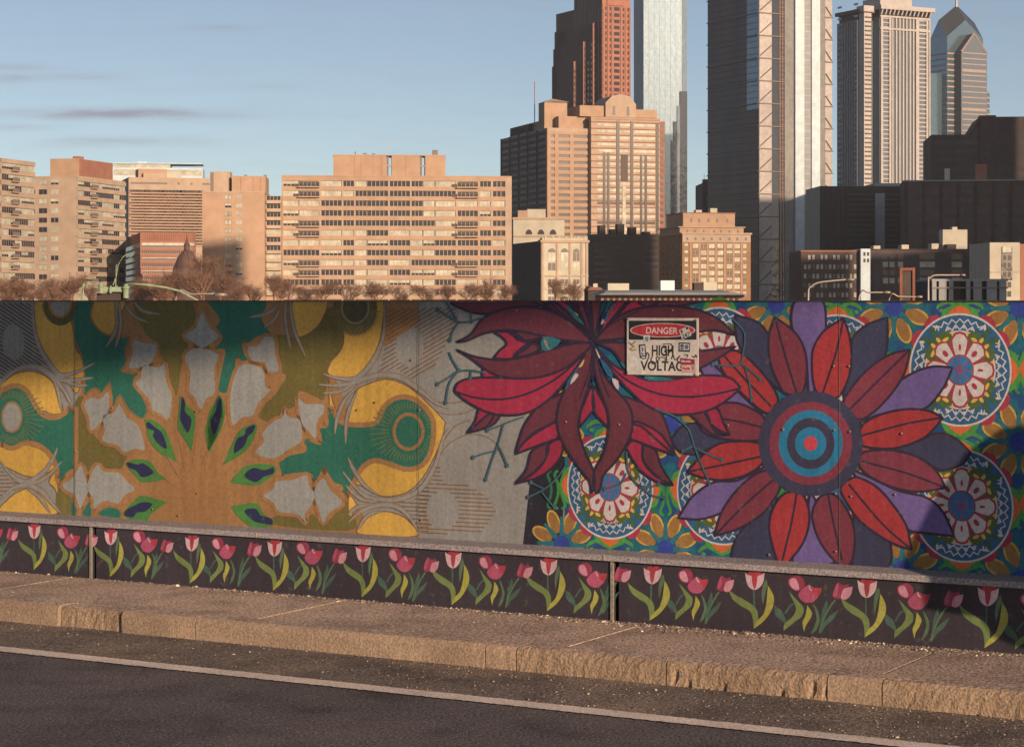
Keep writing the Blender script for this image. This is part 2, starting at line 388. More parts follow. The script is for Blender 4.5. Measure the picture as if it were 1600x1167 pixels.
def ribbon(mb, pts, w, color, layer, o=O_MUR, closed=False, taper=0.0):
    n = len(pts); m = color if not isinstance(color, tuple) else paint(color); L = []
    for i in range(n):
        a = pts[(i - 1) % n] if closed or i else pts[i]; b = pts[(i + 1) % n] if closed or i < n - 1 else pts[i]
        dx, dy = b[0] - a[0], b[1] - a[1]; q = math.hypot(dx, dy) or 1; k = 1.0
        if taper: k = max(.15, 1 - taper * abs(2 * i / (n - 1) - 1) ** 2)
        if taper < 0: k = max(.3, 1 + taper * i / (n - 1))
        L.append(((pts[i][0] - dy / q * w / 2 * k, pts[i][1] + dx / q * w / 2 * k), (pts[i][0] + dy / q * w / 2 * k, pts[i][1] - dx / q * w / 2 * k)))
    oo = o + layer * LAY
    def mp(p): s, z = wallpt(p[0], max(p[1], TOPY), o); return (s, -oo, z)
    for i in range(n if closed else n - 1):
        a, b = L[i], L[(i + 1) % n]
        if max(a[0][1], a[1][1], b[0][1], b[1][1]) <= TOPY: continue
        q = [a[0], b[0], b[1], a[1]]
        if area(q) > 0: q = q[::-1]
        mb.poly([mp(p) for p in q], m)
def stroke(mb, crop, txt, w, color, layer, seg=6, o=O_MUR, taper=0.0):
    pts = smooth(parse(crop, txt), False, seg); ribbon(mb, pts, w, color, layer, o, False, taper); return pts
def ell(mb, crop, cx, cy, rx, ry, color, layer, n=40, o=O_MUR):
    x0, y0, k = CR[crop]
    pts = [(x0 + (cx + rx * math.cos(2*math.pi*i/n)) / k, y0 + (cy + ry * math.sin(2*math.pi*i/n)) / k) for i in range(n)]
    put(mb, pts, color, layer, o); return pts
def inside(p, poly):
    r = False; n = len(poly)
    for i in range(n):
        a, b = poly[i], poly[i - 1]
        if (a[1] > p[1]) != (b[1] > p[1]) and p[0] < (b[0] - a[0]) * (p[1] - a[1]) / (b[1] - a[1]) + a[0]: r = not r
    return r

mural = street_root('mural_wall')
tag(mural, 'long street wall panel painted with peacock, red lotus and sunflower mural', 'wall')
BEIGE, HATCH, OLIVE, OB = (141, 127, 116), (128, 84, 56), (112, 92, 44), (158, 104, 60)
YEL, GRN, BGRN, NAVY = (208, 148, 58), (42, 98, 77), (74, 118, 52), (44, 42, 72)
ZT = wallpt(800, 471, O_MUR)[1]
def panel(sa, sb, mat, name='panel'):
    return MB().box(sa + .0015, sb - .0015, -O_MUR, -O_MUR + .03, SW_Z, ZT, mat).build(name, mural)
pe = [S0 - 20, wallpt(-420, 700, O_MUR)[0], wallpt(118, 700, O_MUR)[0], wallpt(655, 700, O_MUR)[0], wallpt(882, 700, O_MUR)[0], wallpt(1313, 700, O_MUR)[0], wallpt(1760, 700, O_MUR)[0], S1 + 20]
field, fn, fl, fb = nt('paint_field', (.03, .08, .14, 1), .62)
vec = fn.new('ShaderNodeNewGeometry').outputs['Position']
fa, _ = speckle(fn, fl, vec, 9, 0, 1, 2, .42, .58); fx = fn.new('ShaderNodeMixRGB'); fl.new(fa, fx.inputs[0])
fx.inputs[1].default_value = alb((38, 66, 104)); fx.inputs[2].default_value = alb((34, 92, 100))
f2, _ = speckle(fn, fl, vec, 42, .86, 1.13); fl.new(mulcol(fn, fl, fx.outputs[0], f2), fb.inputs['Base Color'])
for i, (a, b) in enumerate(zip(pe[:-1], pe[1:])): panel(a, b, paint(BEIGE) if i < 4 else field)
MB().box(S0 - 20, S1 + 20, -O_MUR - .012, -O_MUR + .042, ZT, ZT + .006, flat('cap_steel', (.05, .045, .05, 1), .6)).build('top_cap', mural)
MB().box(S0 - 20, S1 + 20, -O_MUR + .031, -O_MUR + .16, 0, ZT - .02, flat('backing_concrete', (.3, .28, .26, 1), .9)).build('backing', mural)
def motif(name, label=None):
    e = empty(name); e.parent = mural
    if label: e['label'] = label
    return e
class Sub:
    """one painted piece, a mesh of its own under its motif"""
    def __init__(s, name, par): s.n, s.p, s.mb = name, par, MB()
    def __enter__(s): return s.mb
    def __exit__(s, *a):
        if s.mb.f: s.mb.build(s.n, s.p)

# ---------------- peacock painting on the left
pk = motif('peacock_painting', 'ochre and green peacock rosette on beige')
with Sub('ground_colour', pk) as mb:
    fill(mb, 'P', '86,830 95,800 112,770 116,640 128,605 118,560 108,520 116,465 640,465 600,540 520,560 545,640 560,700 536,760 548,840', OB, 1, 5)
for crop, d in (('A', '355,545 400,490 430,640 500,720 560,735 610,765 600,800 560,850 470,820 420,870 390,820 355,830'),
                ('A', '275,930 330,962 355,1000 350,1050 275,1050'),
                ('A', '650,20 900,20 935,150 870,190 905,240 880,290 865,380 850,480 830,470 815,400 790,330 745,235 690,170'),
                ('B', '385,185 480,195 540,160 590,80 680,60 760,150 840,140 790,215 700,250 640,300 618,400 600,480 570,470 490,440 480,500 430,530 370,580 305,560 335,500 375,460 430,375 400,350 385,270'),
                ('B', '690,930 735,1000 720,1075 370,1050 400,1000 480,1005 520,1040 548,1000 600,1040 665,985')):
    with Sub('olive_patch', pk) as mb: fill(mb, crop, d, OLIVE, 2, 4)
YS = [('A', '0,452 30,410 90,375 160,370 230,400 270,450 295,520 300,565 250,575 190,560 60,640 0,600'),
      ('A', '0,690 60,700 190,740 235,780 262,830 200,866 130,872 60,842 0,800'), ('A', '5,1050 50,972 130,932 210,960 250,1010 262,1055'),
      ('A', '268,850 277,900 278,960 262,930 236,897'),
      ('A', '168,20 215,20 330,100 365,260 400,300 408,380 395,410 370,475 330,425 290,390 250,330 200,250 172,170'),
      ('A', '428,20 600,20 560,130 545,180 500,205 465,170 436,110'),
      ('B', '700,20 865,20 867,150 850,230 810,320 760,365 690,382 622,362 632,310 690,225'),
      ('B', '470,20 612,20 596,110 545,170 480,192 455,130'),
      ('B', '622,365 640,480 700,600 742,450 800,410 870,388 930,395 1000,430 1080,500 1155,580! 1140,660 1090,770 1040,850 980,900 900,920 840,910 770,872 715,855 700,800 640,650'),
      ('B', '762,1090 800,1020 860,990 920,995 980,1025 1025,1100'), ('B', '720,915 752,958 740,985 722,1012 712,960')]
for crop, d in YS:
    with Sub('yellow_patch', pk) as mb:
        pts = fill(mb, crop, d, YEL, 3); ribbon(mb, pts, 1.8, HATCH, 3.5, closed=True)
GS = [('A', '355,20 440,20 432,110 480,180 560,210 622,205! 600,260 600,330 580,370 655,385! 640,420 690,510 705,560! 680,592 620,545 575,480 545,535! 530,420 490,470! 455,445 405,482! 412,400 398,300 362,200', 3),
      ('A', '0,500 30,465 75,450 115,465 150,520 185,575 240,602 300,592 352,545! 352,835! 325,850 288,897! 285,830 262,780 230,740 180,708 120,700 60,725 20,710 0,690', 8),
      ('B', '85,20 330,20 318,110 362,180! 300,190 255,222 228,208 238,270 262,300! 230,308 205,282 185,400 155,447 122,430 140,330 152,252 104,250! 140,200 108,150! 128,110', 4),
      ('B', '398,768! 445,735 520,715 512,655! 590,685 585,610! 620,600 625,515! 655,570 700,600 780,605 850,590 885,520 930,485 985,480 1040,510 1085,570 1090,640 1075,720 1040,770 980,785 900,760 830,745 770,780 735,840 700,917! 685,870 650,855 620,810 605,780! 570,840 553,858! 550,820 500,810 410,822!', 8),
      ('A', '342,995! 366,1012 362,1060 345,1060', 2), ('A', '398,1055 410,1020 432,992! 437,1060', 2), ('A', '475,1055 520,1022 572,1035 570,1070', 2)]
for crop, d, w in GS:
    with Sub('green_patch', pk) as mb:
        pts = fill(mb, crop, d, GRN, 6); ribbon(mb, pts, w * 2, OB if w > 3 else (140, 96, 58), 5, closed=True)
def ticks(mb, crop, cx, cy, rx, ry, f0, f1, a0, a1, n, col_, lay, long_=None):
    x0, y0, k = CR[crop]
    for i in range(n):
        a = a0 + (a1 - a0) * i / (n - 1); g1 = f1 + (long_ * max(0, math.cos(a - (math.pi if crop == 'B' else 0))) ** 3 if long_ else 0)
        p = [(x0 + (cx + rx * q * math.cos(a)) / k, y0 + (cy + ry * q * math.sin(a)) / k) for q in (f0, g1)]
        ribbon(mb, p, 1.8, col_, lay)
TK = (104, 108, 66)
with Sub('eye_spot', pk) as mb:
    ticks(mb, 'B', 988, 625, 73, 87, 1.2, 1.52, .2, 6.1, 46, TK, 7, .95)
    ell(mb, 'B', 988, 625, 73, 87, OB, 7); ell(mb, 'B', 988, 625, 58, 71, GRN, 8)
with Sub('eye_spot', pk) as mb:
    ticks(mb, 'A', 58, 588, 50, 75, 1.25, 1.7, -2.2, 2.2, 34, TK, 7, 1.5)
    ell(mb, 'A', 58, 588, 51, 76, OB, 7); ell(mb, 'A', 58, 588, 43, 67, (150, 136, 124), 8)
with Sub('eye_spot', pk) as mb:
    ell(mb, 'A', 290, 40, 82, 110, (104, 86, 44), 6.6); ticks(mb, 'A', 290, 40, 60, 72, 1.05, 1.5, .2, 3.0, 22, (78, 66, 40), 7)
    ell(mb, 'A', 290, 40, 56, 72, OB, 7.5); ell(mb, 'A', 290, 40, 45, 62, (141, 127, 116), 8)
with Sub('eye_spot', pk) as mb:
    ell(mb, 'B', 745, 60, 100, 125, (104, 88, 44), 6.6); ticks(mb, 'B', 745, 60, 66, 78, 1.1, 1.7, .15, 3.0, 26, (140, 104, 60), 7)
    ell(mb, 'B', 745, 60, 66, 78, (150, 118, 80), 7.5); ell(mb, 'B', 745, 60, 56, 66, (88, 76, 46), 8)
LEAF = (148, 135, 124)
for crop, d in (('A', '640,220 680,232 752,245 745,290 725,330 690,345 620,352 640,290'), ('A', '690,340 760,352 790,335 800,420 826,490 810,597 770,570 735,555 715,500 653,430 678,400'),
                ('A', '972,88 1010,160 1052,200 1010,235 970,257 930,230 888,200 940,160'), ('A', '888,300 930,260 1000,265 1052,295 1030,350 1032,470 990,500 965,552 940,500 910,460 915,370'),
                ('A', '405,530 440,495 480,502 522,468 520,560 490,610 440,652 430,590'), ('A', '495,580 545,570 575,528 610,590 665,630 697,742 650,738 600,757 560,720 493,702 505,650'),
                ('A', '303,910 350,880 390,818 415,890 425,940 405,990 385,1024 360,960 320,940'), ('A', '425,900 465,818 500,850 570,855 605,890 648,935 600,960 570,1002 500,990 455,1029 450,980 423,940'),
                ('B', '255,240 300,235 335,193 375,205 380,270 397,347 350,350 330,310 275,300'), ('B', '178,440 215,330 270,320 325,345 335,420 358,435 300,500 280,550 230,560 188,594 175,500'),
                ('B', '485,472 520,500 597,500 600,540 570,580 567,655 530,620 500,580'), ('B', '293,720 330,670 325,630 370,580 415,560 425,522 437,555 490,570 502,620 497,670 450,700 370,747'),
                ('B', '327,915 370,890 390,850 460,845 522,823 535,870 562,910 545,960 515,1000 522,1039 480,1000 400,990 375,950'), ('B', '558,900 600,836 630,890 684,940 665,970 630,990 600,1039 580,980')):
    with Sub('pale_leaf', pk) as mb:
        pts = fill(mb, crop, d, LEAF, 9, 3); ribbon(mb, pts, 11, OB, 8.5, closed=True)
for (crop, gd, nd) in (('A', '865,485! 900,530 940,590 920,752! 885,690 855,640 860,560', '875,490 890,520 890,560 920,600 905,662 880,630 865,590 870,540'),
    ('A', '1060,480! 1072,560 1060,640 1000,757! 998,600 1030,520', '1055,495 1066,540 1055,620 1030,672 1012,610 1040,560 1040,520'),
    ('A', '695,600! 740,605 800,660 850,802! 770,760 720,700', '710,610 750,640 780,665 802,737 765,720 735,680 740,655 708,640'),
    ('A', '600,810! 650,790 720,800 760,855 802,885! 690,902 650,870', '612,805 660,815 690,810 738,850 715,870 680,875 655,845 620,830'),
    ('A', '650,985 690,965 803,995! 730,1050 700,1085 595,1060', '605,1035 650,1010 690,995 732,1005 700,1040 660,1045 640,1068 600,1058'),
    ('B', '120,458! 150,500 140,600 78,722! 63,620 90,540', '130,475 138,510 130,570 100,642 85,580 110,530'),
    ('B', '290,588! 297,620 250,710 143,777! 190,670 230,610', '288,595 280,625 255,650 240,690 193,722 205,660 240,640 250,610'),
    ('B', '172,855! 250,780 360,775 388,800 350,840 290,870', '240,825 280,790 330,800 372,788 372,815 330,830 290,855'),
    ('B', '177,965! 290,950 330,1000 378,1045 300,1065 230,1030', '240,985 290,975 315,1005 362,1020 366,1048 310,1040 280,1030')):
    with Sub('feather_bud', pk) as mb: fill(mb, crop, gd, BGRN, 9.5, 4); fill(mb, crop, nd, NAVY, 10.5, 5)
with Sub('rosette_heart', pk) as mb:
    c0 = (308, 768)
    for i in range(9):
        a = math.pi * (i - .15) / 7.7 + .0; t = (c0[0] - math.cos(a) * 74, c0[1] - math.sin(a) * 96); nx, ny = -math.sin(a), math.cos(a)
        put(mb, [(c0[0] + nx * 13, c0[1] + ny * 13), t, (c0[0] - nx * 13, c0[1] - ny * 13)], (165, 107, 62), 9 + i * .05)
WB, WO = (146, 130, 118), (140, 102, 72)
WH = [('B', '600,362 660,380 740,385 790,350 840,280 875,180 880,20', 6), ('B', '578,410 650,415 730,405 800,380 880,366 960,382 1040,436 1110,492 1180,522', 7), ('B', '600,450 680,440 760,395', 4),
      ('B', '652,635 665,560 700,480 770,405', 4), ('B', '702,680 705,590 720,520 755,440', 4), ('B', '713,742 740,800 790,870 850,912', 4),
      ('B', '690,808 740,870 800,920 900,936 980,922 1050,878 1110,780 1150,650 1200,590', 6), ('B', '703,870 770,930 850,945', 4), ('B', '712,1040 770,990 850,960 930,965 990,1010 1040,1090', 6),
      ('B', '755,1075 800,1010 870,985', 4), ('B', '712,1005 750,972 810,955', 4), ('B', '432,30 428,120 452,250', 3.4), ('B', '450,30 465,150 518,280', 3.4), ('B', '405,60 380,110 330,150', 3.2), ('B', '395,40 350,85 260,105', 3.2),
      ('A', '165,20 165,160 200,270 260,360 300,388 370,372 458,328', 6), ('A', '0,440 50,382 120,347 190,352 250,388 320,412 400,405 452,400', 7), ('A', '285,385 350,430 422,436', 4),
      ('A', '215,360 270,430 298,562', 4), ('A', '245,380 310,460 352,545', 4), ('A', '0,795 60,868 130,896 200,862 250,800 278,735', 5.5), ('A', '60,888 150,905 230,872 298,800', 4),
      ('A', '0,985 60,932 130,915 200,942 250,1000 295,1050', 6), ('A', '130,928 190,970 245,1050', 4), ('A', '550,30 562,150 512,255', 3.2), ('A', '572,30 582,150 556,258', 3.2), ('A', '600,40 640,100 712,135', 3.2), ('A', '640,30 690,80 770,95', 3.2)]
with Sub('whisker_lines', pk) as mb:
    for i, (crop, d, w) in enumerate(WH):
        stroke(mb, crop, d, w + 3.4, WO, 11.0 + i * .03, 8, taper=.85); stroke(mb, crop, d, w, WB, 12.2 + i * .03, 8, taper=.85)
def hatch(name, region, x0, y0, dx, dy, sx, sy, nlin, holes, w=2.0, colr=HATCH):
    with Sub(name, pk) as mb:
        for i in range(nlin):
            run = []
            for j in range(121):
                t = j / 120; p = (x0 + sx * i + dx * t, y0 + sy * i + dy * t)
                ok = inside(p, region) and not any(((p[0] - h[0]) / h[2]) ** 2 + ((p[1] - h[1]) / h[3]) ** 2 < 1 for h in holes)
                if ok: run.append(p)
                if (not ok or j == 120) and run:
                    if len(run) > 2: ribbon(mb, [run[0], run[len(run) // 2], run[-1]], w, colr, 2.5)
                    run = []
def reg(crop, txt): return [(p[0], p[1]) for p in parse(crop, txt)]
hatch('hatch_lines', reg('A', '0,40 150,40 158,160 195,280 245,352 190,338 120,332 50,365 0,420'), -40, 400, 130, 88, 0, 6.2, 40, [(21, 535, 17, 28)], 2.4, (92, 74, 62))
hatch('hatch_lines', reg('A', '0,820 60,900 140,905 60,925 0,970'), 0, 725, 60, -1, 0, 6, 10, [])
hatch('hatch_lines', reg('B', '895,60 1210,60 1190,170 1060,420 1010,390 930,345 850,350 875,250'), 560, 640, 190, -112, 0, -6.9, 32, [(640, 542, 21, 31)])
hatch('hatch_lines', reg('C', '120,735 90,800 60,860 10,890 10,1095 300,1085 365,990 330,920 240,870 130,860 110,800'), 640, 722, 160, 8, 0, 6.4, 24, [(692, 797, 25, 30)], 2.0)
hatch('hatch_lines', reg('B', '770,952 1010,938 1130,760 1180,760 1180,1090 1040,1090 990,1000 930,960'), 540, 738, 130, 5, 0, 6.2, 22, [(692, 797, 25, 30)], 1.8)
with Sub('thin_arcs', pk) as mb:
    for d in ('0,430 60,475 140,495 230,480 300,430', '20,480 110,540 200,545 270,520', '130,660 180,600 250,570', '105,745 150,680 230,640 310,645 370,680'): stroke(mb, 'C', d, 1.4, HATCH, 2.6)

# ---------------- dark gap between the two paintings
with Sub('dark_band', mural) as mb: fill(mb, 'P', '824,560! 829,650 832,700 826,770 815,870! 876,870! 882,760 884,640 900,520 860,480 800,500', (42, 37, 46), 1.0, 4)
with Sub('beige_edge', mural) as mb: fill(mb, 'P', '655,465! 740,465 800,520 826,640 822,700 820,770 808,870! 655,870!', BEIGE, 2.0, 4)
with Sub('blue_ground', mural) as mb: fill(mb, 'P', '884,860! 888,720 885,650 862,560 845,520 905,465! 1310,465! 1310,870!', field, .5, 2)

# ---------------- tiled rosettes (copies share one mesh) and the blossoms between them
WHT, BLU, RED, ORG, LGR, TEAL = (190, 166, 154), (42, 82, 114), (160, 44, 62), (205, 88, 44), (72, 130, 54), (38, 98, 104)
DGR = (78, 88, 44); YEW = (205, 152, 62)
def rosette_mesh():
    mb = MB(); rx, ry = .292, .314
    def pol(pts, c, lay):
        if area(pts) < 0: pts = pts[::-1]
        mb.poly([(x * rx, -lay * LAY, y * ry) for x, y in pts], paint(c))
    def P(r, a): return (r * math.cos(R(a)), r * math.sin(R(a)))
    def disc(cx, cy, r, c, lay, n=28, r2=None, rot=0):
        r2 = r2 or r; ca, sa = math.cos(R(rot)), math.sin(R(rot))
        pol([(cx + r*math.cos(2*math.pi*i/n)*ca - r2*math.sin(2*math.pi*i/n)*sa, cy + r*math.cos(2*math.pi*i/n)*sa + r2*math.sin(2*math.pi*i/n)*ca) for i in range(n)], c, lay)
    def line(pts, w, c, lay):
        for a, b in zip(pts[:-1], pts[1:]):
            dx, dy = b[0]-a[0], b[1]-a[1]; q = math.hypot(dx, dy) or 1; ex, ey = dx/q*w*.4, dy/q*w*.4; nx, ny = -dy/q*w/2, dx/q*w/2
            pol([(a[0]-ex+nx, a[1]-ey+ny), (b[0]+ex+nx, b[1]+ey+ny), (b[0]+ex-nx, b[1]+ey-ny), (a[0]-ex-nx, a[1]-ey-ny)], c, lay)
    for q in (0, 90, 180, 270):
        pol([P(.98, q-24), P(1.12, q-16), P(1.20, q), P(1.12, q+16), P(.98, q+24)], LGR, 0)
        pol([P(.98, q-16), P(1.08, q-8), P(1.14, q), P(1.08, q+8), P(.98, q+16)], ORG, .5)
        for d in (33, 57):
            pol([P(.97, q+d-11), P(1.07, q+d-8), P(1.12, q+d), P(1.07, q+d+8), P(.97, q+d+11)], RED, .5)
    disc(0, 0, 1.0, WHT, 1, 56); disc(0, 0, .965, BLU, 1.5, 56)
    for q in (0, 90, 180, 270):
        z = []
        for i in range(15): z.append(P(.9 if i % 2 else .83, q - 36 + i * 72 / 14))
        line(z, .022, WHT, 2)
        z = [P(.80 if i % 2 else .71, q - 24 + i * 48 / 8) for i in range(9)]; line(z, .024, WHT, 2)
        for i in range(4): disc(*P(.75, q - 18 + i * 12), .022, WHT, 2.2, 6)
    disc(0, 0, .68, DGR, 2.5, 40)
    for q in (0, 90, 180, 270):
        line([P(.68, q - 26 + i * 52 / 8) for i in range(9)], .03, WHT, 2.8)
        pol([P(.5, q-14), P(.68, q-18), P(.665, q), P(.68, q+18), P(.5, q+14)], YEW, 3)
        for d in (-1, 1):
            a = 45 + q + d * 17; disc(*P(.60, a), .15, DGR, 3.2, 16); disc(*P(.60, a), .075, YEW, 3.6, 10, .032, a + 90)
            a = 45 + q + d * 6; disc(*P(.80, a), .14, (60, 84, 50), 3.0, 12, .05, a + d * 20); disc(*P(.66, a), .07, YEW, 3.3, 8, .035, a)
            a = 45 + q + d * 12; disc(*P(.9, a), .06, WHT, 3.1, 6, .02, a + 40); disc(*P(.84, a+d*3), .05, WHT, 3.1, 6, .018, a - 30)
    for k in range(8):
        a = 45 * k; L = .66 if k % 2 == 0 else .62
        def pet(r0, w, tip): return [P(r0, a-20*w), P(.42, a-19*w), P(.54, a-17*w), P(tip, a-8*w), P(tip+.02, a), P(tip, a+8*w), P(.54, a+17*w), P(.42, a+19*w), P(r0, a+20*w)]
        pol(pet(.22, 1.18, L), RED, 4 + k * .02); pol(pet(.26, .93, L - .04), WHT, 4.4)
        disc(*P(.40, a), .07 if k % 2 else .06, RED, 4.8, 10, .045 if k % 2 else .025, a)
    disc(0, 0, .275, RED, 5.0, 24); disc(0, 0, .25, (40, 100, 140), 5.4, 20)
    for k in range(8): line([(0, 0), P(.22, 45*k)], .022, (150, 50, 90), 5.8 + k * .03)
    return mb.data('rosette')
ROS = rosette_mesh()
def seat(o, x, y, lay, par=None):
    s, z = wallpt(x, y, O_MUR); o.parent = par or mural; o.location = (s, -O_MUR - lay * LAY, z); return o
for (x, y) in ((1500, 578), (1503, 790), (953, 761), (1128, 768), (1124, 563), (1308, 577), (1312, 782), (1688, 578), (1688, 790)):
    seat(link('painted_rosette', ROS), x, y, 4)
def blossom_mesh():
    mb = MB()
    for k in range(8):
        a = R(22.5 + 45 * k)
        for (r0, r1, w, c, lay) in ((.075, .222, .044, (196, 142, 58), 1 + k * .02), (.07, .21, .033, (150, 98, 48), 1.6)):
            m = (r0 + r1) / 2; pts = []
            for i in range(14):
                t = 2 * math.pi * i / 14; u = m + (r1 - r0) / 2 * math.cos(t); v = w * math.sin(t)
                pts.append((u * math.cos(a) - v * math.sin(a), u * math.sin(a) + v * math.cos(a)))
            mb.poly([(x, -lay * LAY, y) for x, y in pts], paint(c))
    for k in range(8):
        a = R(45 * k); b = R(14); mb.poly([(.04*math.cos(a-b*2), -2*LAY, .04*math.sin(a-b*2)), (.17*math.cos(a-b*.25), -2*LAY, .17*math.sin(a-b*.25)), (.17*math.cos(a+b*.25), -2*LAY, .17*math.sin(a+b*.25)), (.04*math.cos(a+b*2), -2*LAY, .04*math.sin(a+b*2))], paint(TEAL))
    mb.poly([(.055 * math.cos(2*math.pi*i/12), -2.5*LAY, .055 * math.sin(2*math.pi*i/12)) for i in range(12)], paint((46, 58, 130)))
    return mb.data('blossom')
BLO = blossom_mesh()
def blossom_at(x, y):
    s, z = wallpt(x, y, O_MUR)
    o = link('painted_blossom', BLO)
    if z + .22 > ZT:                                   # cut at the top edge of the wall
        me = BLO.copy(); keep = MB(); keep.mats = list(BLO.materials)
        for p in BLO.polygons:
            pts = [BLO.vertices[i].co for i in p.vertices]; lim = ZT - z - .003; out = []
            for i in range(len(pts)):
                a, b = pts[i], pts[(i + 1) % len(pts)]
                if a.z <= lim: out.append(tuple(a))
                if (a.z <= lim) != (b.z <= lim): out.append(tuple(a.lerp(b, (lim - a.z) / (b.z - a.z))))
            if len(out) > 2:
                i0 = len(keep.v); keep.v += out; keep.f.append(tuple(range(i0, i0 + len(out)))); keep.m.append(p.material_index)
        o.data = keep.data('blossom')
    seat(o, x, y, 2.2)
for (x, y) in ((1592, 690), (1594, 482), (1597, 905), (1397, 479), (1213, 475), (1040, 857), (1050, 662), (878, 850), (1410, 890), (1216, 868), (1220, 672), (1400, 680), (866, 660), (1048, 476)): blossom_at(x, y)
with Sub('green_scroll', mural) as mb:
    for (x, y) in ((1596, 585), (1406, 580), (1040, 775), (1220, 770), (1598, 795), (1408, 790), (1040, 570), (875, 765)):
        for d in (-1, 1):
            pts = [(x + d * 3, y - 30), (x + d * 8, y - 24), (x + d * 3, y - 8), (x + d * 3, y + 8), (x + d * 8, y + 24), (x + d * 3, y + 30)]
            ribbon(mb, smooth([(a, b, False) for a, b in pts], False), 4.5, (58, 128, 56), 3)
            ribbon(mb, smooth([(a + d * 11, b, False) for a, b in pts], False), 4, (44, 84, 116) if d > 0 else (40, 104, 70), 3.1)
with Sub('green_scroll', mural) as mb:
    for (x, y) in ((1500, 684), (953, 664), (1128, 668), (953, 850), (1128, 858), (1310, 680), (1503, 886), (1310, 480), (1500, 478)):
        for d in (-1, 1):
            P_ = [(x + d * 4, y, False), (x + d * 20, y - 6, False), (x + d * 34, y + 2, False), (x + d * 26, y + 9, False)]
            ribbon(mb, smooth(P_, False), 6, LGR, 3); ribbon(mb, smooth([(a, b + 5, c) for a, b, c in P_], False), 3, (48, 62, 120), 3.4)

# ---------------- sunflower
sf = motif('sunflower_painting', 'red, purple and navy sunflower with target centre')
OUT = (50, 36, 52); SR, SM, SP, SN = (166, 46, 48), (122, 46, 58), (104, 78, 126), (58, 54, 76)
def petals(par, crop, items, lay, outw=3.8, name='petal'):
    for i, (c, d, vein) in enumerate(items):
        with Sub(name, par) as mb:
            pts = fill(mb, crop, d, c, lay + i * .04); ribbon(mb, pts, outw, OUT, lay + .6 + i * .04, closed=True)
            if vein: stroke(mb, crop, vein, 3.3, OUT, lay + .65 + i * .04)
petals(sf, 'E', [(SN, '290,85! 390,120 440,200 450,300 490,400 400,330 330,250 295,180', None), (SN, '920,95! 830,130 775,190 770,300 740,430 850,330 915,240', None),
    (SN, '1265,655! 1200,595 1120,575 1000,625 850,640 1000,660 1090,700 1150,728 1230,702', None), (SN, '790,900 780,1130 920,1130 932,1030 880,990', None), (SN, '440,870 300,1000 292,1120 450,1120 440,960', None),
    (SN, '25,600! 80,540 180,540 280,600 180,640 130,662 60,650', None)], 12)
petals(sf, 'E', [(SP, '545,20 645,20 666,110 655,250 610,420 595,420 580,250 524,130', None), (SP, '1190,303! 1100,300 1000,340 900,420 790,530 880,500 1000,478 1080,470 1150,390', None),
    (SP, '1197,1000! 1150,900 1080,840 960,810 780,730 850,820 950,920 1010,975 1100,990', None), (SP, '600,830 640,900 650,1000 700,1110 530,1110 580,1000', None),
    (SP, '55,925! 110,840 200,778 300,770 420,715 330,830 250,895 150,930', None), (SP, '130,250 210,300 300,400 410,515 250,460 180,380', None)], 13)
petals(sf, 'E', [(SM, '455,95! 430,180 435,280 470,370 500,410 565,410 586,330 580,240 540,160', '455,95 490,230 545,410'), (SR, '740,98! 660,150 615,220 608,300 620,390 660,425 715,425 755,360 772,270 765,180', '740,98 705,250 652,410'),
    (SM, '1015,228! 930,250 840,310 770,390 738,445 760,480 800,518 860,490 930,420 985,340 1005,280', '1015,228 900,340 760,480'), (SR, '1150,510! 1090,482 1000,475 900,495 830,530 803,575 812,622 880,637 960,635 1060,600 1110,560', '1150,510 1000,535 812,585'),
    (SM, '1160,800! 1130,740 1060,680 960,648 870,645 812,660 803,700 830,740 920,790 1020,815 1100,812', '1160,800 1000,740 812,690'), (SR, '1020,1055! 1000,960 950,880 880,800 800,758 760,768 728,800 740,840 800,930 890,1000 960,1037', '1020,1055 900,950 760,785'),
    (SM, '735,1130 772,1105 786,1020 775,940 740,870 700,828 650,832 615,880 612,940 640,1020 690,1090', '735,1110 700,960 675,830'), (SR, '480,1130 440,1020 432,940 455,870 500,822 560,822 590,870 597,940 575,1020 530,1085', '485,1100 520,960 545,825'),
    (SM, '205,1000! 230,910 280,830 350,760 420,728 460,758 475,800 450,850 400,910 310,967', '205,1000 320,880 450,765'), (SR, '90,735! 150,670 220,620 310,608 390,618 408,660 400,702 340,745 250,768 160,760', '90,735 240,705 400,670'),
    (SM, '120,495! 220,455 300,450 370,480 412,515 400,570 388,602 300,605 200,590 150,560', '200,510 300,525 400,550'), (SR, '215,235! 300,235 370,290 430,360 467,430 452,465 420,492 350,440 280,370 235,310', '240,250 330,350 440,465')], 14)
with Sub('flower_centre', sf) as mb:
    for i, (rx, ry, c) in enumerate(((216, 218, (56, 52, 72)), (172, 172, (128, 46, 60)), (133, 138, (34, 108, 140)), (98, 106, (58, 50, 68)), (65, 68, (34, 108, 140)), (28, 30, (198, 56, 64)))): ell(mb, 'E', 603, 617, rx, ry, c, 15.6 + i * .4, 48)
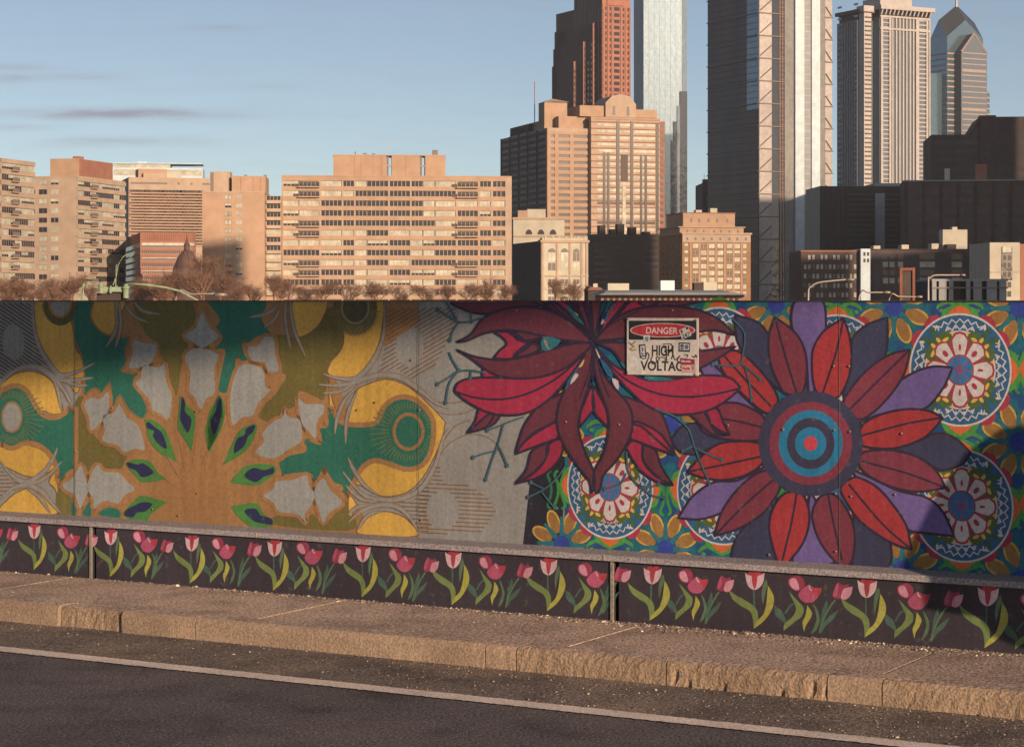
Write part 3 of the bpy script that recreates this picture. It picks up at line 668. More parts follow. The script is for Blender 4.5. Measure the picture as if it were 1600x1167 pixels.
# ---------------- red lotus
lo = motif('lotus_painting', 'crimson and maroon lotus with long curling petals')
LM, LC = (104, 44, 54), (160, 36, 60)
petals(lo, 'D', [((36, 28, 38), '360,195 520,222 530,300 440,335 370,335 430,268', None), (LC, '250,203! 300,235 322,270 285,305 250,347! 340,350 390,320 465,266! 380,245 340,205', None),
    (LM, '330,200 420,205 520,226 440,250 380,235', None), (LM, '360,335 440,270 500,290 440,330', None), (LC, '200,400 320,430 300,470 205,470', None),
    (LC, '170,615! 250,640 210,720 105,752! 150,690', None), (LM, '225,650 285,650 240,712 110,752!', None), (LC, '205,105! 260,100 330,80 240,130', None),
    (LM, '40,30 95,85 190,105 300,95 400,70 540,55 520,20', None), (LC, '430,20 560,20 790,250! 640,120', None), (LM, '500,20 660,20 790,250!', None), (LC, '570,20 625,20 788,245! 690,130', None), (LM, '660,20 745,20 792,250!', None), (LC, '735,20 775,20 795,250!', None),
    (LM, '775,20 835,20 800,250!', None), (LC, '920,20 1000,20 806,250!', None), (LC, '1000,20 1160,30 1050,85 950,120 806,252!', None), (LM, '1060,20 1400,20 1290,58 1180,68 1080,70', None)], 18)
petals(lo, 'D', [(LM, '370,865! 390,790 430,690 520,590 660,530 610,640 590,690 480,745 420,800', None), (LC, '370,867! 420,800 500,740 600,690 605,770 560,795 480,825', None),
    (LC, '368,1027! 450,980 530,900 545,820 615,785 625,850 590,920 500,990', None), (LM, '368,1027! 430,950 462,850 545,815 535,890 470,970', None),
    (LM, '950,550! 1050,585 1150,630 1205,750 1236,872! 1150,800 1060,720 1000,690', None), (LC, '1000,690! 1060,700 1160,760 1238,872! 1120,832 1040,800 995,778', None),
    (LC, '970,830! 1005,795 1062,820 1062,900 1130,985 1228,1037! 1130,1012 1040,945', None), (LM, '1060,815! 1130,845 1160,930 1228,1037! 1130,980 1065,900', None),
    (LM, '1320,650! 1400,635 1450,740 1532,762! 1450,762 1390,720', None), (LC, '1395,640! 1465,620 1500,700 1534,762! 1450,720', None),
    (LC, '785,490! 798,600 790,630 718,722! 722,650 755,560', None), (LC, '793,490! 840,575 867,640 874,722! 795,628', None)], 19.6)
petals(lo, 'D', [(LM, '50,258! 130,215 200,125 330,75 440,68 540,85 640,130 720,190 785,262! 660,250 560,235 420,205 300,195 200,212 110,250', None),
    (LM, '50,300! 150,338 300,357 430,335 560,300 700,265 788,265! 740,330 640,410 520,450 380,457 270,440 200,402 130,348', None),
    (LM, '800,255! 880,160 990,90 1120,65 1250,65 1380,90 1480,140 1568,222! 1450,195 1300,210 1000,235', None), (LM, '810,265! 900,305 970,390 1100,440 1250,452 1390,392 1480,342 1568,283! 1450,298 1300,305 950,262', None)], 21)
petals(lo, 'D', [(LC, '40,520! 60,480 130,455 260,452 400,457 520,445 640,400 740,320 788,272! 700,400 620,500 540,580 440,640 330,656 220,640 120,590 55,540', '50,530 150,560 280,570 400,550 520,500 640,420 775,290'),
    (LC, '798,272! 900,380 1000,430 1090,465 1200,465 1330,445 1450,440 1540,455 1592,505! 1560,540 1480,600 1380,640 1270,652 1170,640 1080,600 1020,550 940,470 860,370', '810,290 900,400 1000,480 1150,540 1300,556 1450,542 1588,510')], 22)
petals(lo, 'D', [(LM, '788,268! 700,400 620,560 594,680 620,790 700,920 770,1010 782,1078! 800,1045 795,960 750,860 714,740 720,650 760,520 787,400', None),
    (LM, '798,268! 830,400 900,500 985,600 1007,690 990,780 920,900 850,980 832,1050 818,1078! 795,1045 800,960 850,860 877,740 872,640 830,520 800,400', None)], 23)
with Sub('petal_veins', lo) as mb:
    for d in ('790,280 770,420 720,560', '795,280 793,480', '800,280 830,430 880,560', '785,262 620,262', '805,262 960,262', '1340,560 1300,556', '700,40 792,250', '870,40 800,250', '560,45 770,235', '1040,90 880,170 806,250'): stroke(mb, 'D', d, 2.2, OUT, 24.3)
with Sub('tile_glimpse', lo) as mb:      # slivers of the tiled field between the petals
    for d, c in (('640,50 690,95 745,165 690,130', TEAL), ('680,90 712,110 700,118', YEW), ('890,60 915,60 870,130 840,165', BLU), ('905,52 870,95 895,100', ORG), ('845,135 860,150 835,165', WHT),
                 ('520,228 618,250 560,302 515,300', TEAL), ('525,230 550,262 558,300 532,290', WHT), ('745,345 700,420 645,520 655,470', BLU), ('745,350 715,395 735,388', YEW), ('690,430 715,440 668,490', WHT),
                 ('805,290 832,340 822,342', WHT), ('828,345 880,395 900,440 870,440', BLU), ('895,455 930,470 930,520 905,490', (190, 150, 150)), ('940,360 1000,420 960,400', TEAL), ('1075,440 1240,462 1100,470', TEAL), ('1095,448 1125,455 1105,465', WHT)):
        fill(mb, 'D', d, c, 24.8, 2)
SPR = (60, 84, 92)
with Sub('teal_sprigs', lo) as mb:
    for crop, d in (('C', '315,103 250,122 200,125 150,100 100,68'), ('C', '200,125 175,160 160,208'), ('C', '140,30 160,70 185,110'), ('C', '250,80 258,122'), ('C', '320,357 250,345 190,352 150,380 102,408'), ('C', '190,355 155,410 140,492'), ('C', '155,262 175,305 200,345'), ('C', '255,345 252,385'),
                    ('C', '495,558 440,575 400,592 330,618'), ('C', '402,592 378,680 345,770 323,842'), ('C', '365,712 310,725 264,742'), ('C', '376,682 400,730 420,778'), ('C', '690,770 650,830 590,885 515,922'), ('C', '578,900 605,935 635,970'), ('C', '590,885 555,870 528,855'),
                    ('D', '1130,620 1230,660 1310,730 1345,830 1380,920 1425,1025'), ('D', '1350,832 1420,868 1492,897'), ('D', '1340,820 1280,850'), ('E', '285,105 330,160 325,240 310,290 250,295 200,290'), ('E', '318,290 350,310 395,352'), ('E', '330,295 350,360 360,437'), ('G', '585,320 590,420 610,490 660,560 720,600'), ('G', '660,570 760,585 830,565'), ('G', '720,605 780,650 870,668'), ('G', '580,480 540,560 420,600')):
        pts = stroke(mb, crop, d, 2.8, SPR, 26, 6); e = pts[-1]; put(mb, [(e[0] + 2.7 * math.cos(i * .7), e[1] + 3.8 * math.sin(i * .7)) for i in range(9)], SPR, 26.3)
with Sub('panel_seam', mural) as mb:
    for x in (118, 655, 1313):
        for y0, y1 in ((473, 590), (590, 700), (700, 880)): ribbon(mb, [(x, y0), (x + .3, (y0 + y1) / 2), (x, y1)], 0.9, (104, 88, 74), 28)
# ---------------- panel bolts
M_BOLT = flat('bolt_steel', (.2, .17, .15, 1), .6, .3)
BOLT = MB().lathe([(.007, 0), (.007, .002), (.005, .004), (.002, .005)], M_BOLT, 8).data('bolt')
for (x, y) in ((308, 642), (177, 637), (240, 795), (281, 805), (645, 562), (588, 628), (886, 659), (969, 663), (1225, 671), (1305, 672), (1329, 674), (1304, 572), (1328, 572), (1410, 677), (1307, 771), (1331, 775), (1307, 861), (1203, 866), (1139, 664), (809, 485), (1052, 485), (560, 640), (657, 640), (120, 705), (660, 812), (1400, 772), (310, 770), (60, 642)):
    o = link('bolt', BOLT); seat(o, x, y, 30); o.rotation_euler = (R(90), 0, 0)
# ================================================================== low parapet with tulips, coping
par = street_root('tulip_parapet'); tag(par, 'low black parapet painted with a row of pink tulips', 'parapet')
M_PAR = paint((58, 46, 50)); 
M_COP = surf('coping_granite', alb((126, 112, 108), (1.0, .8, .66)), .85, (1.2, .9, 1.1), (85, .55, 1.5), .3)
# face line of the coping in the photo: top edge 797..889, lower edge 810..905
zc1 = wallpt(800, 853, -.02)[1]; zc0 = wallpt(800, 866, .02)[1]
for a, b in ((S0 - 20, wallpt(145, 860, 0)[0]), (wallpt(145, 860, 0)[0] + .03, wallpt(960, 860, 0)[0]), (wallpt(960, 860, 0)[0] + .03, S1 + 20)):
    MB().box(a, b, 0.0, .118, .0, zc0 + .004, M_PAR).build('wall_panel', par)
cj = [S0 - 20, wallpt(371, 830, 0)[0] - 3.3, wallpt(371, 830, 0)[0], wallpt(1003, 860, 0)[0], wallpt(1003, 860, 0)[0] + 2.9, S1 + 20]
for a, b in zip(cj[:-1], cj[1:]):
    mb = MB(); a += .002; b -= .002
    mb.hexa(((a, -.028, zc0), (b, -.028, zc0), (b, .117, zc0), (a, .117, zc0), (a, -.022, zc1 - .012), (b, -.022, zc1 - .012), (b, .117, zc1 + .004), (a, .117, zc1 + .004)), M_COP)
    mb.build('coping', par)
M_POST = surf('post_galvanised', alb((150, 128, 108)), .6, (3, .7, 1.2), (50, .7, 1.3))
for x in (145, 960):
    s = wallpt(x, 860, 0)[0]
    MB().box(s - .021, s - .002, -.012, .06, SW_Z - .02, zc0 - .001, M_POST).build('post', par)
for x, y0, y1 in ((400, 818, 829), (944, 855, 866)):
    s, z1 = wallpt(x, y0, .03); s, z0 = wallpt(x, y1, .03); MB().box(s - .004, s + .004, -.031, -.0285, zc0 + .001, zc1 - .014, paint((196, 150, 110))).build('paint_drip', par)
# one tulip group, traced once, then copied along the wall
PINK, HOT, RD, DRD, PALE = (198, 122, 130), (172, 70, 90), (172, 50, 58), (148, 48, 66), (204, 152, 150)
LG, YG, DG, GG = (112, 118, 60), (162, 144, 56), (70, 88, 72), (86, 102, 70)
TUL = {
 'front_tulip': [('leaf', GG, '300,150! 308,190 295,240 280,312! 274,260 280,200'), ('stem', DG, '230,205 231,270 230,345'), ('leaf', LG, '88,212! 130,250 190,288 238,330 252,380 243,430 225,455! 220,390 203,347 150,312 110,272'),
                 ('leaf', YG, '310,192! 335,240 343,290 325,350 282,412 223,458! 245,410 280,370 298,310 305,250'), ('bloom', RD, '203,112 222,102 240,108 258,100 278,110 268,140 212,140'), ('bloom', PALE, '183,113! 205,128 222,140 235,214 205,202 190,165'), ('bloom', PALE, '292,113! 272,128 252,140 235,214 262,205 286,168'), ('bloom', RD, '222,124 235,116 252,124 248,180 235,214 224,180')],
 'leaning_tulips': [('stem', DG, '470,285 430,310 400,360'), ('leaf', DG, '338,310! 380,345 402,390 408,440! 385,405 345,370'), ('leaf', LG, '418,222! 470,280 503,320 496,370 450,412 393,465! 398,420 440,380 462,330 440,270'), ('leaf', YG, '525,305! 552,350 541,390 518,430 510,468! 499,410 515,370'),
                 ('leaf', GG, '556,288! 585,335 597,390 580,450 548,480! 566,430 578,390 572,345'), ('bloom', DRD, '413,160 430,138 472,128 502,150 507,190 482,218 450,217 420,190'), ('bloom', PINK, '425,152 458,146 478,205 455,212 428,188'), ('bloom', HOT, '473,242 500,205 532,180 560,197 592,200 590,245 550,287 500,282'), ('bloom', RD, '545,200 570,200 607,196! 596,236 572,246'), ('bloom', PALE, '533,178! 540,200 552,212 546,216 532,200')],
 'side_tulip': [('leaf', DG, '625,268! 630,320 610,380 590,420! 600,340'), ('leaf', DG, '690,330! 660,390 620,430 592,478! 596,430 630,380'), ('stem', GG, '672,270 640,320 600,410 585,475'), ('bloom', DRD, '657,240 672,185 687,163! 715,182 745,178 735,230 700,262 668,262'), ('bloom', HOT, '660,240 675,190 688,166! 690,205 676,250'), ('bloom', PINK, '718,205 745,195 767,190! 757,240 730,268 704,262 706,235')]}
s_ref = wallpt(650 + 230 / 4, 900, .0)[0]
meshes = {}
for nm, items in TUL.items():
    out = []
    for i, (kind, c, d) in enumerate(items):
        mb = MB(); P_ = parse('T', d)
        if kind == 'stem': stroke(mb, 'T', d, 2.6, c, 1 + i * .5, 6, 0.0)
        else: put(mb, smooth(P_), c, 1 + i * .5, 0.0, False)
        mb.v = [(x - s_ref, y, z) for x, y, z in mb.v]
        out.append((kind, mb.data(kind)))
    meshes[nm] = out
sp_ = [wallpt(v, 900, 0)[0] for v in (-62, 54, 172, 298, 426, 566, 708, 857, 1015, 1180, 1354, 1537, 1730)]
rt = random.Random(9)
for i, s in enumerate(sp_):
    for nm, lst in meshes.items():
        e = empty('painted_' + nm); e.parent = par; k_ = rt.uniform(.90, .97); e.scale = (k_ * rt.uniform(.96, 1.04), 1, k_); e.rotation_euler = (0, rt.uniform(-.025, .025), 0); e.location = (s + rt.uniform(-.008, .008), 0, (1 - k_) * .26 - .006 + rt.uniform(-.004, .004))
        for kind, me in lst: link(kind, me, e)
# ================================================================== danger sign
sg = street_root('danger_sign'); tag(sg, 'cream metal high voltage danger sign covered in stickers and scrawl', 'sign')
O_S = O_MUR + .022
cS = [wallpt(CR['S'][0] + x / 9.725, CR['S'][1] + y / 9.725, O_S) for x, y in ((190, 1022), (1275, 1036), (1275, 162), (190, 162))]
sx0, sx1 = cS[0][0], cS[1][0]; sz0, sz1 = cS[0][1], cS[3][1]
CRM, BLK = (196, 168, 150), (44, 40, 42)
MB().box(sx0, sx1, -O_S, -O_S + .006, sz0, sz1, paint(CRM)).build('board', sg)
def sgn(name, items):
    with Sub(name, sg) as mb:
        for c, d, lay, seg in items: fill(mb, 'S', d, c, lay, seg, O_S)
sgn('header', [((38, 38, 42), '218,205 1248,205 1248,495 218,495', 1, 1)])
with Sub('warning_oval', sg) as mb: ell(mb, 'S', 735, 350, 497, 110, (200, 150, 140), 2, 48, O_S); ell(mb, 'S', 735, 350, 478, 98, (172, 44, 48), 3, 48, O_S)
def text(body, crop, x, y, h, w, color, lay, rot=0, bold=.0):
    cu = bpy.data.curves.new('lettering', 'FONT'); cu.body = body; cu.size = 1; cu.offset = bold
    o = bpy.data.objects.new('lettering', cu); col.objects.link(o)
    dg = bpy.context.evaluated_depsgraph_get(); me = bpy.data.meshes.new_from_object(o.evaluated_get(dg)); bpy.data.objects.remove(o)
    xs = [v.co.x for v in me.vertices]; ys = [v.co.y for v in me.vertices]; x0, y0, k = CR[crop]; c, s_ = math.cos(R(rot)), math.sin(R(rot))
    for v in me.vertices:
        u = (v.co.x - min(xs)) / (max(xs) - min(xs)) * w; t = (max(ys) - v.co.y) / (max(ys) - min(ys)) * h
        s, z = wallpt(x0 + (x + u * c - t * s_) / k, y0 + (y + u * s_ + t * c) / k, O_S); v.co = (s, -(O_S + lay * LAY), z)
    me.materials.append(paint(color)); return link('lettering', me, sg)
text('DANGER', 'S', 485, 302, 100, 480, (214, 170, 160), 4, 1, .012)
text('HIGH', 'S', 572, 575, 165, 330, BLK, 2, 1, .025)
text('VOLTAGE', 'S', 398, 812, 150, 740, BLK, 2, 1, .025)
sgn('sticker', [(WHT, '985,350 1120,285 1175,430 1030,495', 5, 1), ((60, 56, 58), '1005,350 1030,340 1045,385 1015,395', 5.4, 1), ((50, 46, 48), '1085,305 1120,295 1130,330 1095,345', 5.4, 1)])
text('247', 'S', 1020, 408, 75, 130, BLK, 5.6, -16, .02)
sgn('sticker', [((44, 40, 42), '980,535 1152,540 1148,678 980,672', 5, 1), ((190, 175, 172), '995,555 1138,560 1135,652 995,650', 5.4, 1), ((70, 66, 72), '1005,570 1050,565 1060,600 1010,610', 5.6, 2), ((90, 84, 90), '1080,572 1125,575 1120,635 1070,630', 5.6, 2), ((80, 74, 80), '1005,620 1055,618 1050,642 1008,642', 5.6, 2)])
sgn('sticker', [((150, 40, 54), '1002,772 1222,790 1222,868 1006,868', 5, 1), ((208, 150, 150), '1015,810 1050,800 1080,818 1120,808 1158,815 1158,838 1080,836 1015,836', 5.4, 2)])
sgn('sticker', [((186, 110, 96), '1018,868 1232,872 1230,988 1020,982', 5.2, 1), ((204, 156, 140), '1028,882 1222,886 1220,976 1030,972', 5.5, 1), ((176, 70, 64), '1045,905 1085,925 1120,905 1150,930 1150,950 1045,945', 5.8, 2)])
text('2', 'S', 1168, 895, 55, 45, BLK, 6, 0, .03)
sgn('sticker', [((186, 172, 166), '440,425 545,425 535,540 450,535', 5, 1), ((120, 112, 112), '465,460 495,445 520,465 515,510 485,525 468,500', 5.4, 4)])
sgn('sticker', [((46, 42, 46), '372,570 472,562 490,742 390,758', 5, 1), ((186, 170, 166), '392,590 460,582 470,730 402,738', 5.4, 1), ((60, 56, 60), '405,600 445,640 420,690 455,720 410,715 425,650', 5.7, 3)])
sgn('sticker', [((206, 184, 168), '232,745 366,745 366,950 236,950', 1.5, 1)])
for d in ('395,760 470,780 500,690 530,740 500,820', '590,740 560,800 600,860 690,780 640,760 660,860', '700,760 780,770 800,810 760,800', '740,560 860,560 880,620 820,660 760,600', '880,640 890,720 870,790', '900,730 930,800 1000,735 960,800 990,850', '1070,720 1120,730 1100,765', '1180,740 1220,760 1240,725 1260,765', '775,640 800,700 790,800', '820,650 840,690 850,640'):
    with Sub('scrawl', sg) as mb: stroke(mb, 'S', d, 1.3, BLK, 6.4, 5, O_S)
for d in ('220,530 270,560 320,520', '230,620 280,655 335,635', '250,570 300,600 260,620'):
    with Sub('scrawl', sg) as mb: stroke(mb, 'S', d, 1.8, (150, 112, 60), 6.4, 5, O_S)
for x, y in ((205, 178), (1240, 195), (205, 990), (1232, 1020)):
    s, z = wallpt(960 + x / 9.725, 480 + y / 9.725, O_S); o = link('bolt', BOLT, sg); o.location = (s, -O_S - .003, z); o.rotation_euler = (R(90), 0, 0)
# ================================================================== the city beyond
def fac(name, rgb, L=LF, rough=.85, grain=(.35, .9, 1.1)): return surf(name, alb(rgb, L), rough, (.03, .92, 1.08), grain, 0)
M_TAN = fac('facade_tan', (222, 160, 118)); M_TAN2 = fac('facade_tan_pale', (226, 172, 132)); M_CREAM = fac('facade_cream', (234, 196, 156)); M_PINK = fac('facade_brick', (196, 120, 88))
M_GRAN = fac('facade_red_granite', (208, 124, 90)); M_BROWN = fac('facade_brown_brick', (192, 128, 80)); M_DARK = surf('facade_dark', (.05, .042, .042, 1), .85, (.03, .85, 1.15), (.4, .8, 1.2), 0)  # the dark facade also carries the shade of the unlit blocks
M_DARK2 = surf('facade_shaded_umber', (.085, .065, .062, 1), .85, (.03, .85, 1.15), (.4, .8, 1.2), 0); M_WHITE = fac('facade_white', (250, 232, 210)); M_CONC = fac('facade_concrete', (190, 168, 150)); M_ROOF = surf('roof_felt', (.2, .17, .15, 1), .9, (.05, .8, 1.2), (1, .9, 1.1), 0)  # umber also carries the shade of blocks and sides out of the sun
M_GL = flat('window_dark', (.03, .032, .042, 1), .25, 0, .35); M_BLIND = surf('window_blind', (.40, .42, .37, 1), .5, (.4, .65, 1.2), (1.2, .85, 1.1), 0); M_MUL = flat('mullion', (.35, .32, .28, 1), .6)
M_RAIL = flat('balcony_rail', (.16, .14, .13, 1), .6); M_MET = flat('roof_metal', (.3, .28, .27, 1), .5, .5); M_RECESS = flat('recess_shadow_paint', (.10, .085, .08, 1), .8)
def glassy(name, c, rough, metal, wob=.02, sc=.25):
    m, n, l, b = nt(name, c, rough, metal, .6)
    vec = n.new('ShaderNodeNewGeometry').outputs['Position']
    _, h = speckle(n, l, vec, sc, 0, 1, 2); bp = n.new('ShaderNodeBump'); bp.inputs['Strength'].default_value = wob; bp.inputs['Distance'].default_value = 1.0
    l.new(h, bp.inputs['Height']); l.new(bp.outputs[0], b.inputs['Normal']); return m
M_GT = glassy('glass_silver', (.23, .31, .375, 1), .25, .8, .06); M_GP = surf('glass_frosted', (.36, .35, .35, 1), .4, (.05, .8, 1.15), (.5, .85, 1.15), 0, None, .1, .4); M_GDD = surf('glass_shaded_smoked', (.045, .043, .048, 1), .45, (.02, .6, 1.5), (.09, .7, 1.4), 0, None, 0, .12); M_GQ = surf('glass_grey_dull', (.19, .2, .2, 1), .4, (.04, .8, 1.2), (.5, .85, 1.15), 0, None, 0, .3); M_GB = glassy('glass_blue', (.16, .22, .28, 1), .15, .4, .12); M_GD = glassy('glass_dark', (.06, .07, .085, 1), .1, .35, .15); M_GG = glassy('glass_green_grey', (.15, .23, .28, 1), .2, .7, .12)  # the smoked glass also carries the shade of unlit faces
class Bld:
    def __init__(s, name, label, cat, xl, xc, xr, ytop, D, beta=0.0, depth=None, group=None):
        s.D, s.b = D, R(beta); s.C = ((xc - 800) / FPX * D, D); s.e1 = (math.cos(s.b), math.sin(s.b)); s.e2 = (-math.sin(s.b), math.cos(s.b))
        s.W = s.u(xr); s.Dp = depth if depth else s.v(xl); s.H = s.z(ytop)
        s.root = tag(empty(name, (s.C[0], s.C[1], 0), s.b), label, cat, group); s.cache = {}
    def _s(s, x, e): k = (x - 800) / FPX; return (k * s.C[1] - s.C[0]) / (e[0] - k * e[1])
    def u(s, x): return s._s(x, s.e1)
    def v(s, x): return s._s(x, s.e2)
    def z(s, y, u=0, v=0): return HCAM + (HOR - y) / FPX * (s.C[1] + u * s.e1[1] + v * s.e2[1])
    def box(s, name, x0, x1, y0, y1, z0, z1, mat, par=None): return MB().box(x0, x1, y0, y1, z0, z1, mat).build(name, par or s.root)
    def fb(s, mb, face, u0, u1, z0, z1, d0, d1, mat):
        if face == 'f': mb.box(u0, u1, -d1, -d0, z0, z1, mat)
        elif face == 'l': mb.box(-d1, -d0, u0, u1, z0, z1, mat)
        else: mb.box(s.W + d0, s.W + d1, u0, u1, z0, z1, mat)
    def part(s, name, face, u0, u1, z0, z1, d0, d1, mat, par=None):
        mb = MB(); s.fb(mb, face, u0, u1, z0, z1, d0, d1, mat); return mb.build(name, par or s.root)
    def rep(s, name, face, w, h, d0, d1, mat, spots, key=None):
        """alike pieces at (u, z) share one mesh"""
        k = (name, face, round(w, 3), round(h, 3), mat.name if hasattr(mat, 'name') else key)
        if k not in s.cache:
            mb = MB(); s.fb(mb, face, 0, w, 0, h, d0, d1, mat); s.cache[k] = mb.data(name)
        for (u, z) in spots:
            o = link(name, s.cache[k], s.root); o.location = (u, 0, z) if face == 'f' else (0, u, z)
    def win(s, face, w, h, spots, n=1, kind=0, d=-.25, name='window'):
        """window: frame with n panes set back in its opening; kind 0 dark, 1 blinds, 2 blinds over dark"""
        k = ('win', face, round(w, 3), round(h, 3), n, kind)
        if k not in s.cache:
            mb = MB(); s.fb(mb, face, 0, w, 0, h, d - .12, d - .02, M_MUL)
            pw = w / n; g = min(.12, pw * .07)
            for i in range(n):
                a, b = i * pw + g, (i + 1) * pw - g
                if kind == 2: s.fb(mb, face, a, b, .08, h * .42, d - .06, d, M_GL); s.fb(mb, face, a, b, h * .46, h - .08, d - .06, d, M_BLIND)
                else: s.fb(mb, face, a, b, .08, h - .08, d - .06, d, M_BLIND if kind else M_GL)
            s.cache[k] = mb.data('window')
        for (u, z) in spots:
            o = link(name, s.cache[k], s.root); o.location = (u, 0, z) if face == 'f' else (0, u, z)
rc = random.Random(77)
# ---- long apartment slab in the middle
b = Bld('apartment_slab', 'long tan apartment slab with recessed balconies behind bare trees', 'building', 0, 440, 799.5, 274, 628, 4, 17)
def kx2(c): return b.u(420 + c / 4)
def kz2(c): return b.z(220 + c / 4)
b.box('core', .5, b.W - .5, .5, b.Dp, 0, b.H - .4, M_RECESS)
b.box('roof', 0, b.W, 0, b.Dp, b.H - .4, b.H, M_TAN)
rows = [kz2(285 + i * 61.8) for i in range(12)]          # sill level of each storey's window band
hw, pit = 9 / FPX * 628, 15.45 / FPX * 628
groups = [(90, 185, 4), (190, 315, 5), (327, 455, 5), (465, 532, 3), (541, 611, 3), (617, 745, 5), (755, 882, 5), (891, 960, 3), (966, 1036, 3), (1042, 1168, 5), (1180, 1306, 5), (1320, 1388, 3), (1400, 1478, 3)]
for i, z in enumerate(rows):
    b.part('spandrel', 'f', 0, b.W, z - (pit - hw), z, -.52, 0, M_TAN)
b.part('spandrel', 'f', 0, b.W, rows[0] + hw, b.H - .42, -.52, 0.02, M_TAN)
for c0, c1 in [(80, 90)] + [(g[1], h[0]) for g, h in zip(groups[:-1], groups[1:])] + [(1478, 1523)]:
    if c1 - c0 > 6: b.part('pier', 'f', max(0, kx2(c0)), min(b.W, kx2(c1)), 0, b.H - .43, -.51, -.02 if c1 < 1490 else .06, M_TAN2)
b.box('end_wall', -.02, .5, .52, b.Dp, 0, b.H - .41, M_TAN); b.box('end_wall', b.W - .5, b.W + .02, .52, b.Dp, 0, b.H - .41, M_TAN2)
pat = ["2DPDPDDDPPPDD", "PDPPDDDDDDDPD", "PPDDDDDDPPPPP", "2PDDDDDDPPD2D", "2DDDDDDDDPDPD", "PDPPPDPPPPDDD", "PPPDP2DP2DDDP", "DD2DPDDPPDDDD", "2DPPPDPDDDDDD", "PDDDPPD22PDPP", "DDDDPP2PPDPPD", "PDDPPDPPPDPDP"]
for i, z in enumerate(rows):
    for j, (c0, c1, n) in enumerate(groups):
        balc = j in (1, 10) and i in (0, 1, 4, 5, 8, 9)
        k = {'D': 0, 'P': 1, '2': 2}[pat[i][j]]; w = kx2(c1) - kx2(c0)
        if balc:
            o = b.win('f', w, hw, [(kx2(c0), z)], n, 0, -.4)
            b.part('soffit_shade', 'f', kx2(c0), kx2(c1), z + hw - .45, z + hw - .01, -.3, .0, M_RAIL); b.part('side_shade', 'f', kx2(c0) - 1.6, kx2(c0) - .05, z - .1, z + hw - .9, -.28, .04, M_RECESS)  # dark strips put the shade of the balcony recess into colour
            mb = MB(); b.fb(mb, 'f', kx2(c0) - .3, kx2(c1) + .2, z - .35, z - .12, 0.02, 1.3, M_TAN2); slab = mb.build('balcony', b.root)
            mb = MB(); b.fb(mb, 'f', kx2(c0) - .3, kx2(c1) + .2, z + .75, z + .85, 1.22, 1.28, M_RAIL)
            for q in range(15): uu = kx2(c0) - .25 + (w + .4) * q / 14; b.fb(mb, 'f', uu, uu + .06, z - .12, z + .75, 1.23, 1.27, M_RAIL)
            mb.build('railing', slab)
        else: b.win('f', w, hw, [(kx2(c0), z)], n, k, -.3)
zt = lambda c: b.z(220 + c / 4, 40, 5)
pz0, pz1 = b.H, zt(90)
for c0, c1 in ((402, 735), (770, 945), (980, 1108)): b.box('penthouse', kx2(c0), kx2(c1), 4, 13, pz0 + .001, pz1 - .3, M_TAN)
b.box('penthouse_roof', kx2(402) - .1, kx2(1108) + .1, 3.9, 13.1, pz1 - .3, pz1, M_TAN2)
for c0, c1 in ((735, 770), (945, 980)):
    b.box('cross_beam', kx2(c0), kx2(c1), 4.2, 4.7, zt(165), zt(155), M_TAN); b.box('service_pipe', kx2(c0) + .1, kx2(c0) + .7, 4.6, 5.4, pz0, pz1 - .31, M_RAIL)
for c in (535, 575, 650, 705, 855): b.box('panel_joint', kx2(c), kx2(c) + .12, 3.97, 4.0, pz0 + .3, pz1 - .5, M_PINK)
for c, w, h in ((600, 1.2, .7), (655, 1, .6), (1045, 1.6, 1.7), (540, .4, 1.1)): b.box('vent', kx2(c) - w / 2, kx2(c) + w / 2, 8, 8 + w, pz1, pz1 + h, M_RAIL)
b.box('mast', kx2(752), kx2(752) + .12, 7, 7.12, pz1, zt(-25), M_MET)
# ---- left-hand apartment towers
def apt_side(bd, face, u0, u1, ztop, pitch, nrow, npan, balc=True, mat=M_TAN):
    hw = pitch * .56; w = (u1 - u0) / npan
    for i in range(nrow):
        zs = ztop - 1.1 - (i + 1) * pitch + (pitch - hw)
        bd.part('spandrel', face, u0, u1, zs - (pitch - hw), zs, -.3, .45, mat)
        for j in range(npan):
            bd.win(face, w, hw, [(u0 + j * w, zs)], 3, rc.choice((0, 1, 2, 1)), .16)
        if balc:
            ub = u0 + (u1 - u0) * .22 if i % 1 == 0 else u0
            mb = MB(); bd.fb(mb, face, ub, ub + w * 1.1, zs - .3, zs - .1, .06, 1.2, M_TAN2); bd.fb(mb, face, ub, ub + w * 1.1, zs - .1, zs + .8, 1.1, 1.18, M_RAIL); mb.build('balcony', bd.root)
    bd.part('spandrel', face, u0, u1, ztop - 1.1, ztop - .01, -.3, .46, mat)
b = Bld('apartment_tower', 'tan apartment tower cut off by the left edge of the view', 'building', 0, -95, 2, 249, 540, -15, 17, 'apartment towers by the trees')
b.box('core', 0, b.W, 0, b.Dp, 0, b.H, M_TAN2)
apt_side(b, 'r', .0, b.Dp, b.H, 16.6 / FPX * 555, 13, 5, True, M_TAN2)
b = Bld('apartment_tower', 'tan apartment tower with plain end wall and penthouse box, second from left', 'building', 0, 44, 121, 278, 600, -15, 30, 'apartment towers by the trees')
b.box('core', 0, b.W, 0, b.Dp, 0, b.H, M_TAN2)
def k1x(c): return b.u(c / 3.556)
pit = 14.72 / FPX * 600
for i in range(13):
    z = b.z(220 + 248 / 3.556) - i * pit
    for (c0, c1) in ((168, 196), (216, 262), (282, 326)): b.win('f', k1x(c1) - k1x(c0), 1.45, [(k1x(c0), z)], 2 if c1 > 200 else 1, rc.choice((0, 1, 1, 1, 2)), .02)
for i in range(12): b.part('floor_line', 'f', k1x(328), b.W, b.z(220 + 262 / 3.556) - i * pit, b.z(220 + 262 / 3.556) - i * pit + .18, -.1, .015, M_TAN2)
